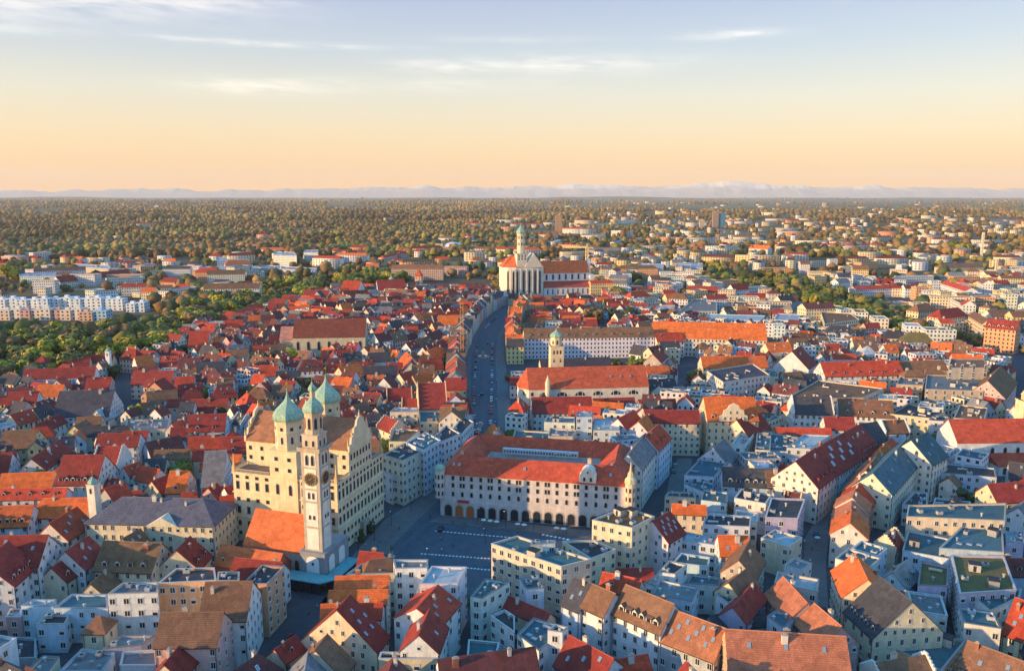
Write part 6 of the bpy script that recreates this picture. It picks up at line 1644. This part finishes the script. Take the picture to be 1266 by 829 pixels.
# ------------------------------------------------------------------ people
def person_mesh(step, arm, coat):
    J = {'pel': (0, 0, .95), 'ches': (0, 0, 1.3), 'neck': (0, 0, 1.48), 'head': (0, 0, 1.62), 'top': (0, .01, 1.74)}
    vs = [(0, 0, .95), (0, 0, 1.15), (0, 0, 1.36), (0, 0, 1.49), (0, -.01, 1.6), (0, 0, 1.70)]; rad = [.15, .14, .16, .055, .10, .075]; ed = [(0, 1), (1, 2), (2, 3), (3, 4), (4, 5)]
    for s in (-1, 1):
        i = len(vs); vs += [(s * .10, 0, .88), (s * .10, -s * step * .5 - .02, .48), (s * .10, -s * step + .05, .08), (s * .10, -s * step - .1, .04)]; rad += [.10, .065, .045, .04]; ed += [(0, i), (i, i + 1), (i + 1, i + 2), (i + 2, i + 3)]
        i = len(vs); vs += [(s * .20, 0, 1.38), (s * .25, s * arm * .4, 1.12), (s * .23, s * arm - .06, .86), (s * .23, s * arm - .07, .78)]; rad += [.06, .045, .033, .036]; ed += [(2, i), (i, i + 1), (i + 1, i + 2), (i + 2, i + 3)]
    me = bpy.data.meshes.new('person_skin'); me.from_pydata(vs, ed, []); o = bpy.data.objects.new('person_skin', me); COL.objects.link(o)
    sk = o.modifiers.new('skin', 'SKIN'); sd_ = o.modifiers.new('sub', 'SUBSURF'); sd_.levels = 1; sd_.render_levels = 1
    for k, v in enumerate(me.skin_vertices[0].data): v.radius = (rad[k], rad[k]); v.use_root = (k == 0)
    dg = bpy.context.evaluated_depsgraph_get(); m2 = bpy.data.meshes.new_from_object(o.evaluated_get(dg)); bpy.data.objects.remove(o)
    for nm in ('plain', 'skin', 'trouser', 'hair'): m2.materials.append(M[nm])
    for pl in m2.polygons:
        z = pl.center.z; pl.material_index = 3 if (z > 1.66 or (z > 1.58 and pl.center.y > .03)) else 1 if z > 1.47 or (z < .84 and abs(pl.center.x) > .19) else 2 if z < .92 else 0
        pl.use_smooth = True
    m2.name = 'person'; return m2
cmat('skin', (.55, .34, .25), .6); cmat('trouser', (.05, .06, .09), .8); cmat('hair', (.06, .04, .03), .8)
PM = [person_mesh(.22, .18, 0), person_mesh(.05, .04, 0), person_mesh(-.18, -.14, 0)]
PC = [('dark jacket', (.04, .045, .06)), ('red top', (.5, .05, .05)), ('white shirt', (.7, .7, .68)), ('blue coat', (.07, .14, .35)), ('beige coat', (.5, .4, .28)), ('green jacket', (.08, .2, .1))]
for (a, b_) in [(452, 676), (470, 672), (455, 690), (494, 655), (508, 660), (532, 640), (560, 648), (575, 650), (598, 655), (640, 660), (668, 662), (690, 665), (560, 675), (545, 668), (546, 682), (585, 690), (605, 682), (486, 700), (440, 712), (505, 704), (392, 752), (410, 742), (382, 760), (1004, 680), (999, 705), (612, 520), (613, 495)]:
    p = G(a, b_); c = rnd.choice(PC); onp = False
    o = link('person', rnd.choice(PM), None, c[1], (p.x, p.y, .05), rnd.uniform(0, 6)); o['category'] = 'person'; TH.append(dict(o=o, cat='person', label=None, group=None, pos=(p.x, p.y), misc='person in ' + c[0], top=1.7, he=1.7, det=1))
    r_ = [q for q in bpy.data.objects if q.name.startswith('pavement')]
# café parasols on the square edge
pb = MB(); pb.lathe([(1.15, 2.2), (.1, 2.7)], 8); pp = MB(); pp.tube((0, 0, .05), (0, 0, 2.6), .05)
PBm, PPm = pb.mesh('canopy', ['plain']), pp.mesh('pole', ['dark'])
for i, (a, b_) in enumerate([(598, 646), (606, 647), (614, 648), (640, 651), (648, 652), (688, 656), (697, 657), (448, 696), (1010, 668)]): p = G(a, b_ + 3); t = thing('parasol', 'parasol', (p.x, p.y, .16), 0, None, 'cafe parasols', misc=('cream' if i % 2 else 'white') + ' cafe parasol', top=2.8, he=2.8); link('canopy', PBm, t, (.72, .66, .55) if i % 2 else (.74, .74, .72)); link('pole', PPm, t)

# ------------------------------------------------------------------ what can be seen: drop hidden things, make the windows that show
from mathutils.bvhtree import BVHTree
def kidmap():
    k = {}
    for o in bpy.data.objects:
        if o.parent: k.setdefault(o.parent.name, []).append(o)
    return k
KM = kidmap()
def world_tree():
    bpy.context.view_layer.update(); V = []; F = []; nv = 0; cache = {}
    for o in bpy.data.objects:
        if o.type != 'MESH' or o.name.startswith(('chimney', 'skylight', 'crown', 'wheel', 'trunk', 'window')): continue
        me = o.data; q = cache.get(me.name)
        if q is None:
            c = np.empty(len(me.vertices) * 3, np.float32); me.vertices.foreach_get('co', c); q = (np.c_[c.reshape(-1, 3), np.ones(len(me.vertices))], [tuple(p.vertices) for p in me.polygons]); cache[me.name] = q
        mw = np.array(o.matrix_world); V.append((q[0] @ mw.T)[:, :3]); F.extend([tuple(i + nv for i in f) for f in q[1]] if nv else q[1]); nv += len(q[0])
    return BVHTree.FromPolygons(np.concatenate(V).tolist(), F)
BT = world_tree()
CAMS = [Vector((0, 0, HC)), Vector((-9, 0, HC)), Vector((9, 0, HC)), Vector((0, 0, HC + 6))]
def seen(P, cams=CAMS, back=.5):
    for c in cams:
        d = P - c; L = d.length
        if BT.ray_cast(c, d / L, L - back)[0] is None: return True
    return False
DOOM = []
def kill(o):
    for c in KM.get(o.name, ()): kill(c)
    DOOM.append(o)
dead = set(); keep = []
for t in TH:
    o = t['o']; 
    px, py = PR(*t['pos'], t.get('top', 10) * .8)
    pts = []; vis = False
    if t.get('off'): keep.append(t); continue
    if t['cat'] in ('house', 'building', 'apartment building', 'tree', 'car', 'street lamp', 'person', 'parasol'):
        L, W = t.get('L', 4), t.get('W', 4); H_ = t.get('top', 4); he = t.get('he', 4)
        if t['cat'] in ('house', 'building', 'apartment building'):
            pts = [loc2w(o, u * L, 0, H_ + .4) for u in (-.48, -.2, .2, .48)] + [loc2w(o, u * L, v * W, he + .6 + (H_ - he) * .3) for u in (-.4, 0, .4) for v in (-.46, .46)] + [loc2w(o, u * (L / 2 + .3), v * (W / 2 + .3), he * f_) for u in (-1, 0, 1) for v in (-1, 1) for f_ in (.9, .6)]
        else: pts = [Vector((t['pos'][0], t['pos'][1], H_ * f_)) for f_ in (1.0, .75, .5)] + [Vector((t['pos'][0] + s, t['pos'][1], H_ * .6)) for s in (-H_ * .3, H_ * .3)]
        inf = any(-12 < PR(*q)[0] < 1278 and PR(*q)[1] < 838 for q in pts)
        vis = inf and any(seen(q, CAMS[:3] if t['cat'] != 'tree' else CAMS[:1], .6 if t['cat'] != 'tree' else H_ * .7) for q in pts)
        if not vis: dead.add(o.name); kill(o); continue
    keep.append(t)
TH = keep; bpy.data.batch_remove(DOOM); DOOM.clear(); KM = kidmap(); print('dropped', len(dead), 'kept', len(TH))
alive = {t['o'].name for t in TH}
# past 300 gabled houses the smallest in view become one mass of roofs
offs = [t for t in TH if t.get('off')]; gh = [t for t in TH if t['o'].name.startswith('gabled_house') and not t.get('off')]
gh.sort(key=lambda t: -(t['L'] * t['W']) / Vector((*t['pos'], HC)).length_squared)
gh.sort(key=lambda t: -1e3 / (math.hypot(*t['pos'])) )
VV = []; FF = []; MM_ = []; CCc = []; nv = 0
SL = ['wall_mass', 'glass', 'tile_mass', 'wall_white', 'stone', 'flat_mass', 'metal', 'sky_glass', 'copper', 'dark']; SI = {'wall': 0, 'glass': 1, 'clay_tiles': 2, 'plaster': 0, 'wall_white': 3, 'stone': 4, 'flat_roofing': 5, 'sheet_metal': 6, 'sky_glass': 7}
bpy.context.view_layer.update()
def soak(o):
    global nv
    for c in KM.get(o.name, ()): soak(c)
    if o.type == 'MESH':
        me = o.data; mw = o.matrix_world; col = tuple(o.color)
        VV.extend([tuple(mw @ v.co) for v in me.vertices]); CCc.extend([col] * len(me.vertices)); sl = [SI.get(m_.name, 0) for m_ in me.materials]
        for p in me.polygons: FF.append([nv + i for i in p.vertices]); MM_.append(sl[p.material_index] if sl else 0)
        nv += len(me.vertices)
gone = gh[300:] + offs; rm_ = set(id(t) for t in gone)  # offs: unseen houses outside the frame, added to cast shadows into view
for t in gone: soak(t['o']); kill(t['o'])
TH = [t for t in TH if id(t) not in rm_]; bpy.data.batch_remove(DOOM)
if VV:
    me = bpy.data.meshes.new('distant_and_unseen_roofs'); me.from_pydata(VV, [], FF); [me.materials.append(M[k]) for k in SL]; me.polygons.foreach_set('material_index', MM_)
    at = me.color_attributes.new('Col', 'FLOAT_COLOR', 'POINT'); at.data.foreach_set('color', np.array(CCc, np.float32).ravel()); o = link('distant_and_unseen_roofs', me); o['kind'] = 'stuff'
alive = {t['o'].name for t in TH}
per = {}
for wv in WIN:
    try: nm = wv[0].name
    except ReferenceError: continue
    if nm not in alive: continue
    t, x, y, z, rz, w_, h, kind, name = wv
    P = loc2w(t, x + sin(rz) * .35, y - cos(rz) * .35, z + h / 2); px, py = PR(*P)
    if not (-8 < px < 1274 and py < 834): continue
    if not seen(P, CAMS[:3], .05): continue
    dist = (P - CAMS[0]).length; per.setdefault(nm, []).append((w_ * h / dist ** 2, wv))
nw = 0
for nm, L_ in per.items():
    L_.sort(key=lambda q: -q[0]); t = L_[0][1][0]
    for s_, (t, x, y, z, rz, w_, h, kind, name) in L_[:100]:
        if kind == 'rect': kind = ('rect', 'lifted', 'rect')[int(abs(t.location.x) * 3) % 3] if rnd.random() > .16 else 'blind'
        o = link('window', WM[kind], t, None, (x, y, z), rz); o.scale = (w_, 1, h); nw += 1
    if len(L_) > 100:
        V = []; F = []; MI = []; nvt = 0
        for s_, (t, x, y, z, rz, w_, h, kind, name) in L_[100:]:
            b = WMB[kind]; k = len(V); c_, s2 = cos(rz), sin(rz)
            V += [(x + v[0] * w_ * c_ - v[1] * s2, y + v[0] * w_ * s2 + v[1] * c_, z + v[2] * h) for v in b.v]; F += [[k + i for i in f] for f in b.f]; MI += b.m
        me = bpy.data.meshes.new('smaller_windows'); me.from_pydata(V, [], F); dk = L_[100][1][7].startswith('dark'); me.materials.append(M['stone' if dk else 'frame']); me.materials.append(M['glass']); me.polygons.foreach_set('material_index', MI); o = link('smaller_windows', me, t); o['kind'] = 'stuff'
print('windows', nw)
# ------------------------------------------------------------------ haze
mb = MB(); mb.box(-34000, 34000, -900, 34000, -25, 1000); hz = link('haze', mb.mesh('haze', ['dark'])); hz['kind'] = 'stuff'; hz.data.materials.clear()
m = bpy.data.materials.new('haze'); m.use_nodes = True; nt = m.node_tree; nt.nodes.clear(); o_ = nn(nt, 'ShaderNodeOutputMaterial'); pv = nn(nt, 'ShaderNodeVolumePrincipled'); pv.inputs['Color'].default_value = (1.0, .95, .90, 1); pv.inputs['Density'].default_value = HAZE; pv.inputs['Anisotropy'].default_value = 0.0
nt.links.new(pv.outputs[0], o_.inputs['Volume']); hz.data.materials.append(m)
# ------------------------------------------------------------------ labels
ANCH = [('clock tower', 395, 590), ('town hall', 440, 560), ('arcaded office building', 660, 600), ('long white church', 715, 485), ('basilica', 680, 345), ('white church', 1215, 560), ('classical palace', 195, 650), ('yellow gabled palace', 895, 515), ('friary church', 405, 405), ('theatre', 1180, 440), ('red drum', 1190, 372), ('slim church tower', 685, 430), ('gate tower', 518, 340), ('white stepped blocks', 90, 378), ('orange crane mast', 572, 415), ('fountain island', 597, 441), ('market square', 555, 670), ('curved street', 1005, 690), ('teal-roofed house', 1100, 570), ('moss-roofed lilac block', 1215, 715), ('long row with eleven dormers', 720, 415), ('long orange roof', 880, 410), ('narrow ridge turret', 117, 600), ('minaret-like tower', 135, 440), ('domed hall', 555, 305), ('twin high-rise', 885, 272), ('brown apartment slab', 690, 275), ('bottom left corner', 0, 829), ('bottom right corner', 1266, 829), ('bottom edge', 640, 829), ('left edge', 0, 560), ('right edge', 1266, 480), ('cream office with teal roof', 650, 700), ('gravel-roofed cream block', 780, 655), ('pink corner house', 965, 655), ('green tree belt', 230, 400), ('right-hand tree line', 1010, 370), ('railway cutting', 1190, 320), ('long salmon roof', 960, 800), ('large brown gabled roof', 235, 780)]
NUM = ['zero', 'one', 'two', 'three', 'four', 'five', 'six', 'seven', 'eight', 'nine', 'ten', 'eleven', 'twelve']
ORD = ['leftmost', 'second from left', 'third from left', 'fourth from left', 'fifth from left', 'sixth from left', 'seventh from left', 'eighth from left', 'ninth from left', 'tenth from left']
def rel(px, py, skip=()):
    c = sorted((math.hypot((px - a[1]), (py - a[2]) * 1.4), a) for a in ANCH if a[0] not in skip); return c
def relw(px, py, a):
    dx, dy = px - a[1], (py - a[2]) * 1.4
    if 'edge' in a[0] or 'corner' == a[0].split()[-1]: return 'near'
    return ('left of' if dx < 0 else 'right of') if abs(dx) > abs(dy) else ('behind' if dy < 0 else 'below')
def feats(t):
    f = []
    if t.get('tree') or t.get('misc'): return f
    if t.get('st'): f.append('stepped gable')
    nd = t.get('d', 0)
    if nd: f.append(('one dormer' if nd == 1 else NUM[nd] + ' dormers'))
    elif t.get('k'): f.append('skylights')
    elif t.get('flat') and t.get('L', 0) > 26: f.append('long front')
    elif max(t.get('hip', (0,))): f.append('hipped ends')
    elif not t.get('flat') and t.get('L'):
        o = t['o']; ax = abs(cos(o.rotation_euler[2])); f.append('ridge running across' if ax > .75 else 'gable towards viewer' if ax < .5 else 'slanting ridge')
    return f
lab = {}
todo = [t for t in TH if not t['label']]
def size(t):
    if t.get('flat') or t.get('L'):
        v = t['L'] * t['W']; return 'large' if v > 330 else 'small' if v < 95 else ''
    return 'tall' if t.get('top', 0) > 12.5 else 'small' if t.get('tree') and t.get('top', 9) < 8.5 else ''
def base(t, lvl):
    s = size(t)
    if t.get('tree'): b = f"{s} {t['tree']} tree"
    elif t.get('misc'): b = t['misc']
    else:
        noun = {'flat_roofed_building': 'flat building', 'apartment_building': 'apartment building', 'gabled_house': 'gabled house', 'hip_roofed_house': 'house', 'suburban_house': 'suburban house', 'hip_roofed_villa': 'villa'}.get(re.sub(r'\.\d+$', '', t['o'].name), t['cat'])
        b = f"{s} {t['wall']} {noun} with {t['roof']} roof"; f = feats(t)
        if f: b += ' and ' + f[0]
    return b.strip()
def compose(t, mode, extra=''):
    px, py = PR(t['pos'][0], t['pos'][1], t.get('top', 6) * .8); t['px'] = (px, py); c = rel(px, py); a = c[0][1]; r = relw(px, py, a); b = base(t, 0)
    w2 = '' 
    if mode >= 1: w2 = 'close ' if c[0][0] < 28 else 'far ' if c[0][0] > 75 else ''
    if w2 and r == 'below': r = 'below'
    loc = f"{w2}{r} the {a[0]}"
    if mode >= 2: b2 = c[1][1]; loc = f"between the {a[0]} and the {b2[0]}"
    return b, loc
used = {t['label'] for t in TH if t['label']}
pend = todo; final = {}
for mode in (0, 1, 2):
    d = {}
    for t in pend: b, l = compose(t, mode); d.setdefault(f"{b}, {l}", []).append(t)
    pend = []
    for k, v in d.items():
        if len(v) == 1 and k not in used and len(k.split()) <= 16: v[0]['label'] = k; used.add(k)
        else: pend += v
d = {}
for t in pend:
    b, l = compose(t, 1); d.setdefault((b, l), []).append(t)
for (b, l), v in d.items():
    v.sort(key=lambda t: t['px'][0])
    for i, t in enumerate(v):
        o = (ORD[i] if i < len(ORD) else 'farther right') if len(v) > 1 else ''
        k = f"{b}, {o} {l}".replace('  ', ' ')
        if len(k.split()) > 16: k = f"{b.split(' and ')[0]}, {o} {l}".replace('  ', ' ')
        if k in used: k = k.replace('gabled house', 'steep gabled house').replace('flat building', 'flat-topped building').replace(' tree', ' leafy tree') 
        if k in used:
            for w_ in ('weathered', 'plain', 'quiet', 'compact', 'neat'):
                if f"{w_} {k}" not in used: k = f"{w_} {k}"; break
        used.add(k); t['label'] = k
GRP = {'gabled_house': 'gabled houses of the old town', 'flat_roofed_building': 'flat-roofed buildings of the old town', 'hip_roofed_house': 'hip-roofed houses', 'apartment_building': 'apartment buildings beyond the old town', 'suburban_house': 'suburban houses', 'hip_roofed_villa': 'suburban villas', 'tree': 'trees in and around the old town', 'conifer': 'conifers', 'car': 'parked cars', 'person': 'people in the streets', 'tower_crane': 'tower cranes', 'apartment_block': 'white and pink apartment blocks', 'bell_tower': 'small bell towers', 'gate_tower': 'old brick towers', 'tower_block': 'distant tower blocks', 'theatre_wing': 'theatre wings', 'fountain': 'fountains'}
for t in TH:
    o = t['o']; o['label'] = ' '.join(t['label'].replace('  ', ' ').split()[:16]); o['category'] = t['cat']; g = t['group'] or GRP.get(re.sub(r'\.\d+$', '', o.name))
    if g: o['group'] = g
from collections import Counter
cn = Counter(re.sub(r'\.\d+$', '', t['o'].name) for t in TH); print(cn.most_common(12), 'objects', len(bpy.data.objects))
